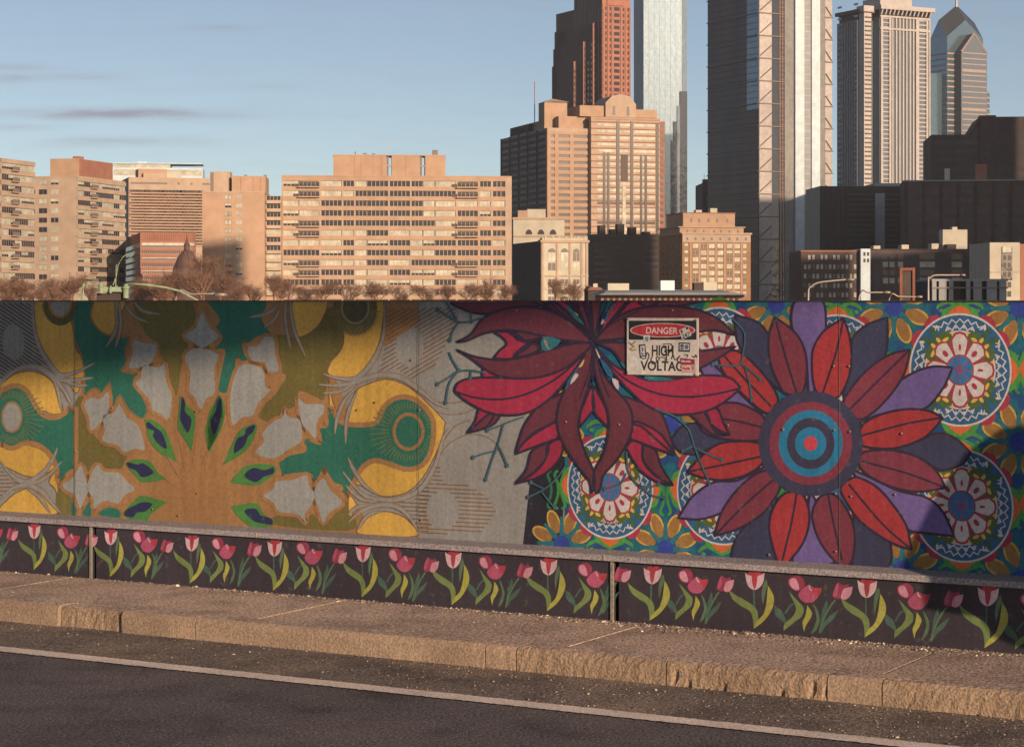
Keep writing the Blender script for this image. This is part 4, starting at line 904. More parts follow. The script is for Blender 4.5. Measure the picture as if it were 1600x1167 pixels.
apt_side(b, 'r', .0, b.Dp, b.H, pit, 13, 8, True, M_TAN2)
b.box('parapet', -.1, b.W + .1, -.1, b.Dp, b.H, b.H + .35, M_TAN2)
b.box('penthouse', b.u(73), b.u(116), 2, 24, b.H + .351, b.z(249, 0, 2), M_TAN); b.box('penthouse', b.u(116) + .01, b.u(119), 3, 23, b.H + .351, b.z(250, 0, 2), M_PINK)
b.box('roof_vent', b.u(98), b.u(108), 6, 9, b.z(249, 0, 2), b.z(244, 0, 2), M_PINK)
b = Bld('apartment_tower', 'tan apartment tower with two window columns just left of the long slab', 'building', 0, 316, 413.5, 301, 615, 3, 26, 'apartment towers by the trees')
b.box('core', 0, b.W, 0, b.Dp, 0, b.H, M_TAN)
pit = 13.2 / FPX * 615
for i in range(11):
    z = b.z(220 + 325 / 3.556) - i * pit
    for (c0, c1) in ((1250, 1286), (1310, 1347)): b.win('f', k1x(c1) - k1x(c0), 1.3, [(k1x(c0), z)], 2, rc.choice((0, 1, 1, 2)), .02)
b.box('parapet', -.1, b.W + .1, -.1, b.Dp, b.H, b.H + .4, M_TAN2)
b.box('penthouse', b.u(1282 / 3.556), b.W, 4, 20, b.H + .401, b.z(275, 0, 4), M_TAN)
for c in (1330, 1400, 1440): b.box('panel_joint', b.u(c / 3.556), b.u(c / 3.556) + .15, 3.97, 4.0, b.H + .6, b.z(277, 0, 4), M_PINK)
for c in (1345, 1455): b.box('roof_vent', b.u(c / 3.556), b.u(c / 3.556) + .8, 8, 9, b.z(275, 0, 4), b.z(272, 0, 4), M_RAIL)
b.box('stair_box', b.u(325), b.u(357), 6, 14, b.H + .401, b.z(268, 0, 6), M_TAN2); b.box('stair_door', b.u(326), b.u(331), 5.96, 6, b.H + .41, b.z(270, 0, 6), M_RAIL)
w0, w1 = b.W, b.u(438)
b.box('wing', w0, w1, 6, 22, 0, b.z(306, 0, 6), M_TAN)
for i in range(12):
    z = b.z(312, 0, 6) - i * pit; b.part('balcony', 'f', w0 + .2, w1, z - 1.1, z - .2, -5.95, -4.9, M_TAN2)
    b.win('f', w1 - w0 - .4, 1.3, [(w0 + .2, z - .2)], 4, rc.choice((0, 0, 1)), -5.93)
# ---- behind them
b = Bld('office_block', 'wide tan hotel block with rows of tiny windows and flat stepped roof', 'building', 190, 201, 336, 277, 820, 16)
b.box('core', 0, b.W, 0, b.Dp, 0, b.H, M_TAN2)
k1x = lambda c: b.u(c / 3.556)
for c0, c1 in ((725, 930), (985, 1000), (1058, 1070), (1125, 1190)): b.part('roof_slot', 'f', k1x(c0), k1x(c1), b.z(220 + 241 / 3.556), b.z(220 + 229 / 3.556), -.1, .03, M_RAIL)
for i in range(19):
    z = b.z(220 + (285 + i * 16.2) / 3.556); sp = [(k1x(718 + (j + (i % 2) * .5) * 20), z) for j in range(20)]
    b.part('ledge', 'f', .3, b.W, z - .55, z - .1, 0, .5, M_TAN)
    mb = MB()
    for (u, zz) in sp: b.fb(mb, 'f', u, u + 2.4, zz, zz + .9, 0, .04, M_RECESS)
    mb.build('window_row', b.root)['kind'] = 'stuff'
b.box('roof_house', k1x(775), k1x(935), 4, 14, b.H, b.z(220 + 155 / 3.556, 0, 4), M_TAN); b.box('roof_house', k1x(800), k1x(930), 2, 3.9, b.H, b.z(220 + 178 / 3.556, 0, 2), M_TAN2); b.box('roof_house', k1x(935) + .01, k1x(1015), 5, 14, b.H, b.z(220 + 168 / 3.556, 0, 4), M_CREAM)
b = Bld('glass_office', 'white glass office top rising behind the tan hotel block', 'building', 0, 176, 317, 262, 1150, 6, 30)
b.box('core', 0, b.W, 0, b.Dp, 0, b.H, M_WHITE)
k1x = lambda c: b.u(c / 3.556)
b.part('glazing', 'f', .5, b.W - .5, b.z(274), b.z(265), 0, .1, M_BLIND)
b.box('upper_floor', k1x(632), k1x(945), 2, 20, b.H, b.z(256, 0, 2), M_BLIND); b.box('roof_slab', k1x(628), k1x(1125), 1.2, 22, b.z(256, 0, 2), b.z(254.5, 0, 2) if 0 else b.z(256, 0, 2) + .5, M_WHITE)
b.box('lower_wing', b.u(160), -.01, 1, 20, 0, b.z(273), M_BLIND); b.box('wing_roof', b.u(158), .0, .5, 20, b.z(273), b.z(272), M_WHITE); b.box('roof_plant', k1x(760), k1x(815), 5, 9, b.z(256, 0, 2) + .51, b.z(253, 0, 2) + .3, M_WHITE)
b = Bld('brick_office', 'red brick office block with ribbed top band behind bare trees', 'building', 197, 219, 306, 363.5, 590, 14)
b.box('core', 0, b.W, 0, b.Dp, 0, b.H, M_PINK)
for i in range(30): b.part('rib', 'f', b.W * i / 30, b.W * i / 30 + b.W / 60, b.z(375.5), b.H - .2, 0, .25, M_PINK)
for i in range(8):
    z = b.z(220 + (593 + i * 36) / 3.556); b.win('f', b.W - .8, 1.3, [(.4, z)], 26, 0 if i % 2 else 2, .06, 'window_band'); b.part('spandrel', 'f', 0, b.W, z - .9, z - .1, 0, .3, M_PINK)
    b.part('window_band', 'l', .4, b.Dp - .3, z, z + 1.2, 0, .05, M_GL)
d = tag(empty('church_dome', ((292 - 800) / FPX * 560, 560, 0)), 'dark copper church dome with slender lantern among bare trees', 'dome')
M_COP2 = surf('dome_copper', (.09, .06, .055, 1), .7, (.3, .8, 1.2), (2, .8, 1.2), 0)
zz = lambda y: HCAM + (HOR - y) / FPX * 560
MB().lathe([(3.6, 0), (3.6, zz(446)), (3.9, zz(444)), (3.8, zz(430)), (3.3, zz(418)), (2.4, zz(404)), (1.3, zz(394)), (.8, zz(391))], M_COP2, 20).build('dome', d, True)
MB().lathe([(.75, zz(391)), (.7, zz(384)), (.9, zz(383)), (.4, zz(378)), (.22, zz(374)), (.1, zz(367))], M_COP2, 12).build('lantern', d)
for i in range(10):
    a = 2 * math.pi * i / 10; MB().tube([(3.8 * math.cos(a), 3.8 * math.sin(a), zz(430)), (3.33 * math.cos(a), 3.33 * math.sin(a), zz(418)), (2.43 * math.cos(a), 2.43 * math.sin(a), zz(404)), (1.33 * math.cos(a), 1.33 * math.sin(a), zz(394))], .12, M_COP2, 4).build('rib', d)
# ---- ornate pair right of the slab
b = Bld('arched_building', 'pale stone building with three arched windows and cream roof box', 'building', 0, 802, 882, 343, 740, 3, 20)
k4 = lambda c: b.u(770 + c / 3.72); k4z = lambda c: b.z(220 + c / 3.72)
b.box('core', 0, b.W, 0, b.Dp, 0, b.H, M_CREAM)
b.box('cornice', -.3, b.W + .3, -.4, b.Dp, b.H, b.H + .7, M_TAN2); b.box('roof_box', k4(205), k4(312), 4, 12, b.H + .71, b.z(327, 0, 4), M_CREAM); b.box('roof_box', k4(150), k4(204), 4, 12, b.H + .71, b.z(329, 0, 4), M_TAN)
for c in (210, 280, 350):
    mb = MB(); cx, cz, r = k4(c), k4z(545), 1.15
    mb.v += [(cx, -.06, cz)] + [(cx + r * math.cos(math.pi * i / 10), -.06, cz + r * 1.5 * math.sin(math.pi * i / 10)) for i in range(11)]; mb.f += [(0, i + 1, i + 2) for i in range(10)]; mb.m += [mb.mi(M_GL)] * 10
    mb.build('arched_window', b.root)
b.part('ledge', 'f', 0, b.W, k4z(560), k4z(550), 0, .4, M_TAN2)
b = Bld('ornate_building', 'narrow ornate stone building with dark blank side wall and tall arched windows', 'building', 801, 845.5, 919, 379, 670, 13)
k4 = lambda c: b.u(770 + c / 3.72); k4z = lambda c: b.z(220 + c / 3.72)
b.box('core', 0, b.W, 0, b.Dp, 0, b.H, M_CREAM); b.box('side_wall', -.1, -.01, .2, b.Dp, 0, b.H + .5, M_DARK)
b.box('cornice', -.3, b.W + .3, -.5, 3, b.H, b.H + .8, M_TAN2); b.box('parapet', .3, b.W - .3, -.2, 3, b.H + .81, b.z(372), M_CREAM)
for c in (300, 345, 380, 420, 450, 490, 530): b.box('finial', k4(c), k4(c) + .5, -.35, .2, b.z(372) if 300 < c < 530 else b.H, b.z(369), M_CREAM)
for c0, c1 in ((320, 365), (395, 440), (465, 506)):
    w = k4(c1) - k4(c0)
    for (r0, r1) in ((700, 648), (755, 708), (832, 803), (893, 862), (940, 905)):
        b.win('f', w, k4z(r1) - k4z(r0), [(k4(c0), k4z(r0))], 2, 1 if r0 < 760 and rc.random() < .7 else 0, .06)
    mb = MB(); cx, cz, r = (k4(c0) + k4(c1)) / 2, k4z(648), w / 2
    mb.v += [(cx, -.05, cz)] + [(cx + r * math.cos(math.pi * i / 8), -.05, cz + r * math.sin(math.pi * i / 8)) for i in range(9)]; mb.f += [(0, i + 1, i + 2) for i in range(8)]; mb.m += [mb.mi(M_GL)] * 8; mb.build('arch_light', b.root)
for c in (285, 368, 443, 512, 540): b.part('pilaster', 'f', k4(c), k4(c) + .7, 0, b.H - .1, 0, .35, M_TAN2)
b.part('belt_course', 'f', 0, b.W, k4z(788), k4z(780), 0, .45, M_TAN2)
# ---- gabled office tower
b = Bld('gabled_tower', 'tan banded office tower with gabled crown and dark left flank', 'skyscraper', 783, 855, 1027, 200, 900, 17)
k3 = lambda c: b.u(770 + c / 4.667); k3z = lambda c, v=0: b.z(c / 4.667, 0, v)
b.box('core', 0, b.W, 0, b.Dp, 0, b.H, M_GL)
u0, u1 = k3(700), b.W; pit = 10.25 / FPX * 900
b.box('upper_block', k3(497), b.W - .5, 3, b.Dp - 8, b.H, k3z(845, 3), M_TAN)
b.box('bay', u0, u1, -3, -.01, 0, k3z(862, -3), M_TAN2)
b.box('bay_cap', u0 - .2, u1 + .2, -3.3, 2.9, k3z(862, -3), k3z(845, -3), M_TAN)
nrow = int(b.H / pit)
for i in range(nrow):
    z = b.H - 1.2 - i * pit
    b.part('spandrel', 'f', 0, u0 - .02, z - pit * .55, z, 0, .35, M_TAN)
    for (a, w) in ((0, .9), (k3(445), 1.2), (k3(560), 1.2), (k3(668), 1.0)): pass
for c in (395, 450, 560, 690): b.part('pier', 'f', k3(c), k3(c) + 1.6, 0, b.H, .02, .4, M_TAN)
b.part('parapet', 'f', 0, u0 - .02, b.H - 1.6, b.H + .01, .36, .42, M_TAN2)
for i in range(nrow + 2):
    z = k3z(865, -3) - 1.4 - i * pit
    if z < 6: break
    for (c0, c1) in ((745, 880), (905, 985), (1010, 1165)): b.part('window_band', 'f', k3(c0), min(k3(c1), u1), z - pit * .42, z, 3.0, 3.08, M_BLIND if i < 12 or i % 3 else M_GL)
    b.part('ledge', 'f', u0, u1, z + .3, z + .7, 3.0, 3.25, M_PINK)
for c0, c1, y0, y1 in ((882, 905, 875, 2200), (983, 1003, 875, 2200), (1170, 1190, 890, 2200), (785, 803, 1110, 2200), (815, 832, 1110, 2200), (1055, 1070, 1120, 2200), (1088, 1105, 1120, 2200)):
    b.part('glass_strip', 'f', k3(c0), k3(c1), max(0, k3z(y1)), k3z(y0), 3.02, 3.3, M_GL)
b.part('centre_panel', 'f', k3(915), k3(965), b.z(282), k3z(1120), 3.1, 3.4, M_RECESS); b.part('glass_strip', 'f', k3(925), k3(950), 0, b.z(290), 3.05, 3.36, M_BLIND)
b.box('crown', k3(640), k3(818), 1, 20, k3z(845, 3), k3z(765, 3), M_TAN); b.box('crown', k3(1045), k3(1205), 1, 20, k3z(845, 3), k3z(785, 3), M_TAN)
b.box('right_block', b.W + .01, b.u(1040), 1, 18, 0, k3z(865), M_PINK)
for i in range(nrow): b.part('window_band', 'f', b.W + .6, b.u(1040) - .6, k3z(885) - i * pit - 1.2, k3z(885) - i * pit, -.99, -.9, M_GL)
mb = MB(); ga, gb, gm = k3(820), k3(1042), k3(932)
for (x0, z0) in (): pass
prof = [(ga, k3z(845, 1)), (gb, k3z(845, 1)), (gb, k3z(748, 1)), (gm + 4, k3z(690, 1)), (gm, k3z(675, 1)), (gm - 4, k3z(690, 1)), (ga, k3z(740, 1))]
i0 = len(mb.v); n = len(prof); mb.v += [(x, -.5, z) for x, z in prof] + [(x, 16, z) for x, z in prof]; kk = mb.mi(M_TAN2)
mb.f.append(tuple(range(n))); mb.m.append(kk); mb.f.append(tuple(reversed(range(n, 2 * n)))); mb.m.append(kk)
for i in range(n): j = (i + 1) % n; mb.f.append((j, i, n + i, n + j)); mb.m.append(kk)
mb.build('gable', b.root)
for c0, c1 in ((872, 890), (975, 992)): b.part('glass_strip', 'f', k3(c0), k3(c1), k3z(830, 1), k3z(765, 1), .5, .6, M_GL)
mb = MB(); x0, x1, y0, y1, zb = k3(520) - 12, k3(520) - 2, 8, 16, k3z(845, 3)
mb.box(x0 + 6, x1 + 6, y0, y1, b.H, k3z(735, 3), M_TAN); mb.poly([(x0 + 5, y0 - 1, k3z(735, 3)), (x1 + 7, y0 - 1, k3z(735, 3)), ((x0 + x1) / 2 + 6, (y0 + y1) / 2, k3z(705, 3))], M_TAN2); mb.poly([(x0 + 5, y0 - 1, k3z(735, 3)), ((x0 + x1) / 2 + 6, (y0 + y1) / 2, k3z(705, 3)), (x0 + 5, y1 + 1, k3z(735, 3))], M_TAN2); mb.build('turret', b.root)
b.part('flank_shaded_glazing', 'l', .1, b.Dp - .1, 0, b.H - .1, 0, .1, M_GDD)  # dark sheet paints the shade of the left flank
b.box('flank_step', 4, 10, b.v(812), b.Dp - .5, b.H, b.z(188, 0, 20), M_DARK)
for i in range(nrow): b.part('spandrel', 'l', .2, b.Dp - .2, b.H - 1.2 - i * pit - pit * .5, b.H - 1.2 - i * pit, 0, .3, M_DARK2)  # flank bands umber, front tan: shade put into the colour
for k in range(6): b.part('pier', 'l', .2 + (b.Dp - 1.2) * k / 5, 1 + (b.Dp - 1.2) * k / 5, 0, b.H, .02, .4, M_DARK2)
b.box('mast', 0, .3, b.v(835), b.v(835) + .3, b.H, b.z(128, 0, b.v(835)), M_PINK)
# ---- stepped red granite tower
b = Bld('granite_tower', 'tall stepped red granite skyscraper, sunlit on its right face', 'skyscraper', 897, 941, 984.5, -60, 1400, 27)
k3 = lambda c: b.u(770 + c / 4.667)
pit = 9.72 / FPX * 1400
def gshaft(x0, x1, y0, y1, zt, name='shaft'): return b.box(name, x0, x1, y0, y1, 0, zt, M_GRAN)
gshaft(0, b.W, 0, b.Dp, b.H)
steps = [(-2.4, 8.5, 37), (-4.8, 17, 66), (-7.2, 25.5, 97)]
for i, (dx, dy, y) in enumerate(steps):
    b.box('setback', dx, dx + 2.39, dy, b.Dp + 6 + i * 3, 0, b.z(y, 0, dy), M_DARK2)  # umber in place of granite: shade of the left side put into colour
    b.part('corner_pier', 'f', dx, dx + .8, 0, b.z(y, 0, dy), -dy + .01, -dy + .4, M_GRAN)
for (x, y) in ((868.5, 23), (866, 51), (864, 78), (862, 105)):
    v1 = b.v(x); b.box('side_step', .2, b.W * .8, b.Dp + (0 if x == 868.5 else 4 + (868 - x) * 2), v1, 0, b.z(y, 0, v1), M_DARK2)  # steps coloured dark for the side turned from the sun
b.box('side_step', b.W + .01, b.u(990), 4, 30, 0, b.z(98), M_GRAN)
for i in range(30):
    z = b.z(13) - i * pit
    if z < 30: break
    for (c0, c1) in ((812, 830), (842, 862), (874, 924), (938, 958), (972, 992)): b.rep('window', 'f', k3(c1) - k3(c0), pit * .58, 0, .06, M_GL, [(k3(c0), z - pit * .3)])
    b.part('spandrel', 'l', .6, b.Dp - .3, z - pit * .2, z + pit * .2, 0, .3, M_GRAN)
    for i2, (dx, dy, y) in enumerate(steps):
        if z < b.z(y, 0, dy) - 2: b.rep('window', 'f', 1.0, pit * .5, -dy + .01, -dy + .06, M_GL, [(dx + 1.1, z)])
for c in (802, 834, 866, 930, 964, 994): b.part('pier', 'f', k3(c) , min(k3(c) + 1.5, b.W + .3), 0, b.z(10), .07, .5, M_GRAN)
for k in range(8): b.part('glass_strip', 'l', .4 + k * b.Dp / 8, .4 + k * b.Dp / 8 + b.Dp / 11, 0, b.H - 3, .31, .36, M_GDD)  # dark strips paint the unlit left face darker than the front
b.box('crown_setback', k3(830), k3(950), -.8, .0, b.z(8), b.H, M_GRAN)
# ---- silver glass tower
b = Bld('silver_glass_tower', 'pale silver glass skyscraper behind the red granite tower', 'skyscraper', 990.5, 1005.5, 1073, -110, 1500, 4)
k3 = lambda c: b.u(770 + c / 4.667)
b.box('core', 0, b.W, 0, b.Dp, 0, b.H, M_GT)
pit = 9.3 / FPX * 1500
for i in range(52):
    z = b.H - i * pit
    if z < 20: break
    b.part('floor_line', 'f', 0, b.W, z - .35, z, 0, .15, M_GT)
for k in range(8): b.part('mullion', 'f', b.W * k / 8, b.W * k / 8 + .35, 0, b.H, .02, .22, M_GT)
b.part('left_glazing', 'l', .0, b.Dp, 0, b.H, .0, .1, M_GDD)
for (x0, x1, y) in ((1052, 1062, 190), (1058, 1066, 165), (1062, 1073.5, 143), (1048, 1054, 220)): b.part('reflection_patch', 'f', b.u(x0), b.u(x1), 0, b.z(y), .41 + x0 * .0004, .5 + x0 * .0004, M_GD if x0 != 1058 else M_GB)  # dark panels paint a reflection on the lower right of the glass
b.part('corner_notch', 'f', b.W - 3, b.W + .1, 0, b.H, .23, .4, M_GB)
# ---- prewar brown brick building
b = Bld('brick_hotel', 'brown brick prewar building with pale window grid and stepped top', 'building', 1030, 1066, 1173, 366, 850, 12)
k4 = lambda c: b.u(770 + c / 3.72); k4z = lambda c: b.z(220 + c / 3.72)
b.box('core', 0, b.W, 0, b.Dp, 0, b.H, M_BROWN)
b.box('cornice', -.4, b.W + .4, -.6, b.Dp + .4, b.H, b.H + .6, M_TAN2); b.box('frieze', .1, b.W - .1, -.15, 0, k4z(590), b.H - .01, M_TAN2)
b.box('upper_floor', k4(1095), k4(1467), 2, b.Dp - 2, b.H + .61, b.z(355.5, 0, 2), M_TAN); b.box('attic', k4(1127), k4(1430), 5, b.Dp - 4, b.z(355.5, 0, 2) + .01, b.z(333, 0, 5), M_TAN)
b.box('attic_cornice', k4(1122), k4(1435), 4.6, b.Dp - 4, b.z(333, 0, 5), b.z(332, 0, 5), M_PINK); b.box('cornice', k4(1085), k4(1475), 1.4, b.Dp - 1.5, b.z(355.5, 0, 2), b.z(354, 0, 2), M_TAN2)
for c in (1130, 1178, 1225, 1272, 1322, 1375, 1420, 1470):
    for r_ in range(9): b.win('f', 2.3 if 1150 < c < 1440 else 1.4, 1.75, [(k4(c) - 1.1, k4z(624 + r_ * 39.5))], 2, rc.choice((1, 1, 1, 2, 0)), .06)
    b.rep('window', 'f', .8, 1.1, .16, .2, M_GL, [(k4(c) - .4, k4z(578))])
for c in (1150, 1200, 1248, 1297, 1348, 1398, 1445): b.part('pilaster', 'f', k4(c) - .4, k4(c) + .4, 0, k4z(592), 0, .2, M_TAN)
for c in (1170, 1215, 1270, 1320, 1380): b.rep('window', 'f', .8, 1.4, -4.99, -4.9, M_GL, [(k4(c), b.z(347, 0, 5))])
for c in (1135, 1180, 1230, 1290, 1330, 1380, 1430): b.rep('window', 'f', .7, 1.0, -1.99, -1.9, M_GL, [(k4(c), b.z(363, 0, 2))])
for i in range(9):
    for k in range(5): b.win('l', 1.8, 1.7, [(1.2 + k * (b.Dp - 2) / 5, k4z(624 + i * 39.5))], 2, 0, .06)
for c0, c1, y in ((1215, 1250, 328), (1300, 1340, 325)): b.box('roof_tank', k4(c0), k4(c1), 8, 11, b.z(333, 0, 5) + .1, b.z(y, 0, 8), M_CREAM)
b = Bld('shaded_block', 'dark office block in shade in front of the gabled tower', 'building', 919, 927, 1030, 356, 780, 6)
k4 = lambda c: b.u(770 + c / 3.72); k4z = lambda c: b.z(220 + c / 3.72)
b.box('core', 0, b.W, 0, b.Dp, 0, b.z(366), M_DARK)  # the block's shade is put into its dark facade colour
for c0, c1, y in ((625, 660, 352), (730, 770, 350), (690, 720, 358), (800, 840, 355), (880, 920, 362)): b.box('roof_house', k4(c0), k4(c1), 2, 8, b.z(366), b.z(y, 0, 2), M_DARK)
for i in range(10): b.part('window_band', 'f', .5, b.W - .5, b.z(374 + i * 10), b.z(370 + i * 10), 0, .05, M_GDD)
# ---- tall braced glass tower
b = Bld('braced_glass_tower', 'tall dark glass tower with braced corner and two cream stone shafts', 'skyscraper', 1106, 1185.5, 1300, -140, 1000, 27)
k5 = lambda c: b.u(1080 + c / 4.669); k5z = lambda c: b.z(c / 4.669)
b.box('core', 0, b.W, 0, b.Dp, 0, b.H, M_GD)
mr_, n, l, bb = nt('glass_painted_reflection', (.05, .04, .04, 1), .3, 0, .2)
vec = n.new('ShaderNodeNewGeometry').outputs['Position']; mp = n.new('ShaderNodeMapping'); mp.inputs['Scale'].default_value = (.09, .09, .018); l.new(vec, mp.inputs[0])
f1, _ = speckle(n, l, mp.outputs[0], 1, 0, 1, 5, .38, .62); mx = n.new('ShaderNodeMixRGB'); l.new(f1, mx.inputs[0]); mx.inputs[1].default_value = (.036, .044, .062, 1); mx.inputs[2].default_value = (.105, .06, .056, 1); l.new(mx.outputs[0], bb.inputs['Base Color'])  # noise paints the reflection of a reddish building into the glass colour
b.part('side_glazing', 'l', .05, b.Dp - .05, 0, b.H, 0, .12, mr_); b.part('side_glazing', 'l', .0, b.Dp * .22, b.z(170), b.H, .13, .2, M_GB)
for nm, c0, c1, d, m in (('braced_glazing', 495, 585, .3, M_GP), ('grey_glazing', 680, 745, .3, M_GQ), ('stone_shaft', 750, 815, 1.2, M_WHITE), ('tan_panel', 820, 868, .5, M_CONC), ('stone_shaft', 870, 930, 1.2, M_WHITE), ('grey_glazing', 935, 973, .3, M_GQ), ('braced_glazing', 975, 1026, .25, M_GP)):
    b.part(nm, 'f', k5(c0), min(b.W + .2, k5(c1)), 0, b.H, 0, d, m)
for i in range(24):
    zc = k5z(95 - 660 + i * 165)
    if zc < 8: break
    b.part('belt', 'l', -.3, b.Dp + .2, zc - .25, zc + .25, .2, .6, M_RAIL); b.part('belt', 'f', k5(492), k5(682), zc - .25, zc + .25, .3, .7, M_RAIL); b.part('belt', 'f', k5(973), b.W + .3, zc - .25, zc + .25, .3, .7, M_RAIL)
    za = zc - 2.2
    MB().tube([(k5(500), -.5, zc - 9.2), (k5(583), -.5, zc - 4.2)], .28, M_RAIL, 4).build('brace', b.root)
    MB().tube([(k5(978), -.5, zc - 5.5), (k5(1022), -.5, zc - 9.8)], .28, M_RAIL, 4).build('brace', b.root)
    for k in range(5): b.part('lattice_bar', 'f', k5(640), k5(680), zc - k * 2.06 - 1.2, zc - k * 2.06 - .9, .1, .35, M_RAIL)
b.part('lattice_post', 'f', k5(642), k5(648), 0, b.H, .1, .3, M_PINK); b.part('lattice_post', 'f', k5(662), k5(667), 0, b.H, .1, .3, M_PINK)
for i in range(64): b.part('panel_joint', 'f', k5(822), k5(866), 18 + i * 3.3, 18.35 + i * 3.3, .5, .56, M_CREAM)
for i in range(75):
    z = 14 + i * 2.9; b.part('floor_line', 'l', .1, b.Dp - .1, z, z + .25, .12, .2, M_DARK)
# ---- pale bank tower
b = Bld('ribbed_tower', 'pale ribbed stone skyscraper with flaring fin crown', 'skyscraper', 1309, 1352, 1452, 8, 1250, 27)
k6 = lambda c: b.u(1280 + c / 4.669); k6z = lambda c: b.z(c / 4.669)
M_PS = fac('facade_pale_stone', (228, 190, 162)); M_GW = glassy('glass_grey', (.14, .17, .2, 1), .2, .3, .1)
f0 = k6(440)
b.box('core', f0, b.W, 0, b.Dp, 0, b.H - 6, M_GW); b.box('core', 0, f0 - .01, 6, b.Dp, 0, b.H - 8, M_GB); b.box('corner_shaft', k6(335), k6(388), 1, 5.9, 0, b.H - 4, M_PS)
pit = 7.0 / FPX * 1250
for c in (445, 505, 528, 555, 580, 605, 630, 655, 680, 700, 716, 775, 796): b.part('rib', 'f', k6(c), k6(c) + (1.5 if c in (445, 505, 700, 775) else .9), 0, b.H - 6, .02, .9 if c in (445, 505, 700, 775, 796) else .6, M_PS)
for i in range(58):
    z = k6z(120) - i * pit
    if z < 20: break
    b.part('bar', 'f', k6(455), k6(505), z - .7, z, .02, .4, M_PS); b.part('bar', 'f', k6(718), k6(775), z - .8, z, .02, .5, M_PS); b.part('bar', 'f', k6(340), k6(386), z - .8, z, -.98, -.6, M_RECESS)
for c in (105, 195): b.part('cross_band', 'f', f0, b.W, k6z(c + 14), k6z(c), .02, 1.0, M_PS)
for k in range(9): b.part('rib', 'l', 7 + (b.Dp - 8) * k / 8, 7.9 + (b.Dp - 8) * k / 8, 0, b.H - 8, .02, .6, M_CONC)
for i in range(40): b.part('bar', 'l', 6.5, 10.5, 40 + i * 3.4, 41.2 + i * 3.4, .02, .4, M_GB); b.part('bar', 'l', b.Dp - 4.5, b.Dp - .5, 40 + i * 3.4, 41.2 + i * 3.4, .02, .4, M_GB)
for k in range(13):
    u = f0 + .3 + (b.W - f0 - 1.2) * k / 12; MB().hexa(((u, -1, k6z(98)), (u + .9, -1, k6z(98)), (u + .9, .5, k6z(98)), (u, .5, k6z(98)), (u, -2.6, b.H - 2), (u + .9, -2.6, b.H - 2), (u + .9, .5, b.H - 2), (u, .5, b.H - 2)), M_PS).build('crown_fin', b.root)
b.box('crown_wall', f0 + .2, b.W - .2, .6, 8, b.H - 6.2, b.H - 2, M_DARK); b.box('cornice', f0 - 1, b.W + 2, -3, b.Dp, b.H - 1.98, b.H + .5, M_PS); b.box('cornice', -2, f0 - 1.1, 3, b.Dp, b.H - 4, b.H - 2, M_DARK2); b.box('crown_wall', .3, f0 - .3, 6.5, b.Dp - 1, b.H - 8, b.H - 4.1, M_DARK2)
b.box('cornice', k6(318), k6(392), -1, 6, b.H - 3.9, b.H - .5, M_PS); b.box('plant_room', f0 + 5, b.W - 8, 6, b.Dp - 4, b.H + .51, b.H + 6, M_PS)
# ---- spired glass tower
b = Bld('spired_glass_tower', 'blue glass skyscraper with stacked gables and a spire', 'skyscraper', 1453.5, 1480, 1536, 57, 1650, 29)
k6 = lambda c: b.u(1280 + c / 4.669); k6z = lambda c, v=0: b.z(c / 4.669, 0, v)
M_BAND = fac('facade_band_stone', (206, 160, 132))
b.box('core', 0, b.W, 0, b.Dp, 0, b.H, M_GG)
zs, zp, zr = b.H, k6z(138), b.z(8.6, b.W / 2, b.Dp / 2)
m_ = b.W / 2; dm = b.Dp / 2
mb = MB()
mb.poly([(0, -.02, zs), (b.W, -.02, zs), (m_, -.02, zp)], M_GG); mb.poly([(-.02, b.Dp, zs), (-.02, 0, zs), (-.02, dm, zp)], M_GB); mb.poly([(b.W, 0, zs), (b.W, b.Dp, zs), (b.W, dm, zp)], M_GG); mb.build('gable', b.root)
mb = MB(); pk_ = (m_, dm, zr)
for (A, B_) in (((0, 0, zs), (m_, 0, zp)), ((m_, 0, zp), (b.W, 0, zs)), ((b.W, 0, zs), (b.W, dm, zp)), ((b.W, dm, zp), (b.W, b.Dp, zs)), ((0, b.Dp, zs), (0, dm, zp)), ((0, dm, zp), (0, 0, zs)), ((b.W, b.Dp, zs), (m_, b.Dp, zp)), ((m_, b.Dp, zp), (0, b.Dp, zs))): mb.poly([A, B_, pk_], M_GD)
mb.build('pyramid_roof', b.root)
MB().tube([(m_, dm, zr - 2), (m_, dm, zr + 10), (m_, dm, zr + 40)], [1.2, .7, .15], M_MET, 6).build('spire', b.root)
g0, g1 = k6(985), k6(1172); zi, zj = k6z(385), k6z(245)
mb = MB(); prof = [(g0, 0), (g1, 0), (g1, zi), ((g0 + g1) / 2, zj), (g0, zi)]
mb.v += [(x, -8, z) for x, z in prof] + [(x, 0, z) for x, z in prof]; 
mb.f += [(0, 1, 2, 3, 4)]; mb.m += [mb.mi(M_GW)]
for i, mt in ((1, M_GG), (2, M_GD), (3, M_GD), (4, M_GD)): j = (i + 1) % 5; mb.f.append((j, i, 5 + i, 5 + j)); mb.m.append(mb.mi(mt))
mb.build('gabled_bay', b.root)
for i in range(34):
    z = zi - i * 4.2
    if z < 50: break
    b.part('band', 'f', g0 + .8, g1 - .8, z - (2.2 if i % 7 == 3 else .9), z, 8.02, 8.25, M_BAND)
    if z < zs: b.part('band', 'f', .1, b.W - .1, z - 1.1, z, .0, .2, M_BAND); b.part('band', 'l', .1, b.Dp - .1, z - 1.1, z, .0, .2, M_BAND)
mb = MB()
for (a, c_) in ((g0, zi), (g1, zi)): mb.tube([(a, -8.2, c_), ((g0 + g1) / 2, -8.2, zj)], .9, M_BAND, 4)
mb.build('gable_trim', b.root)
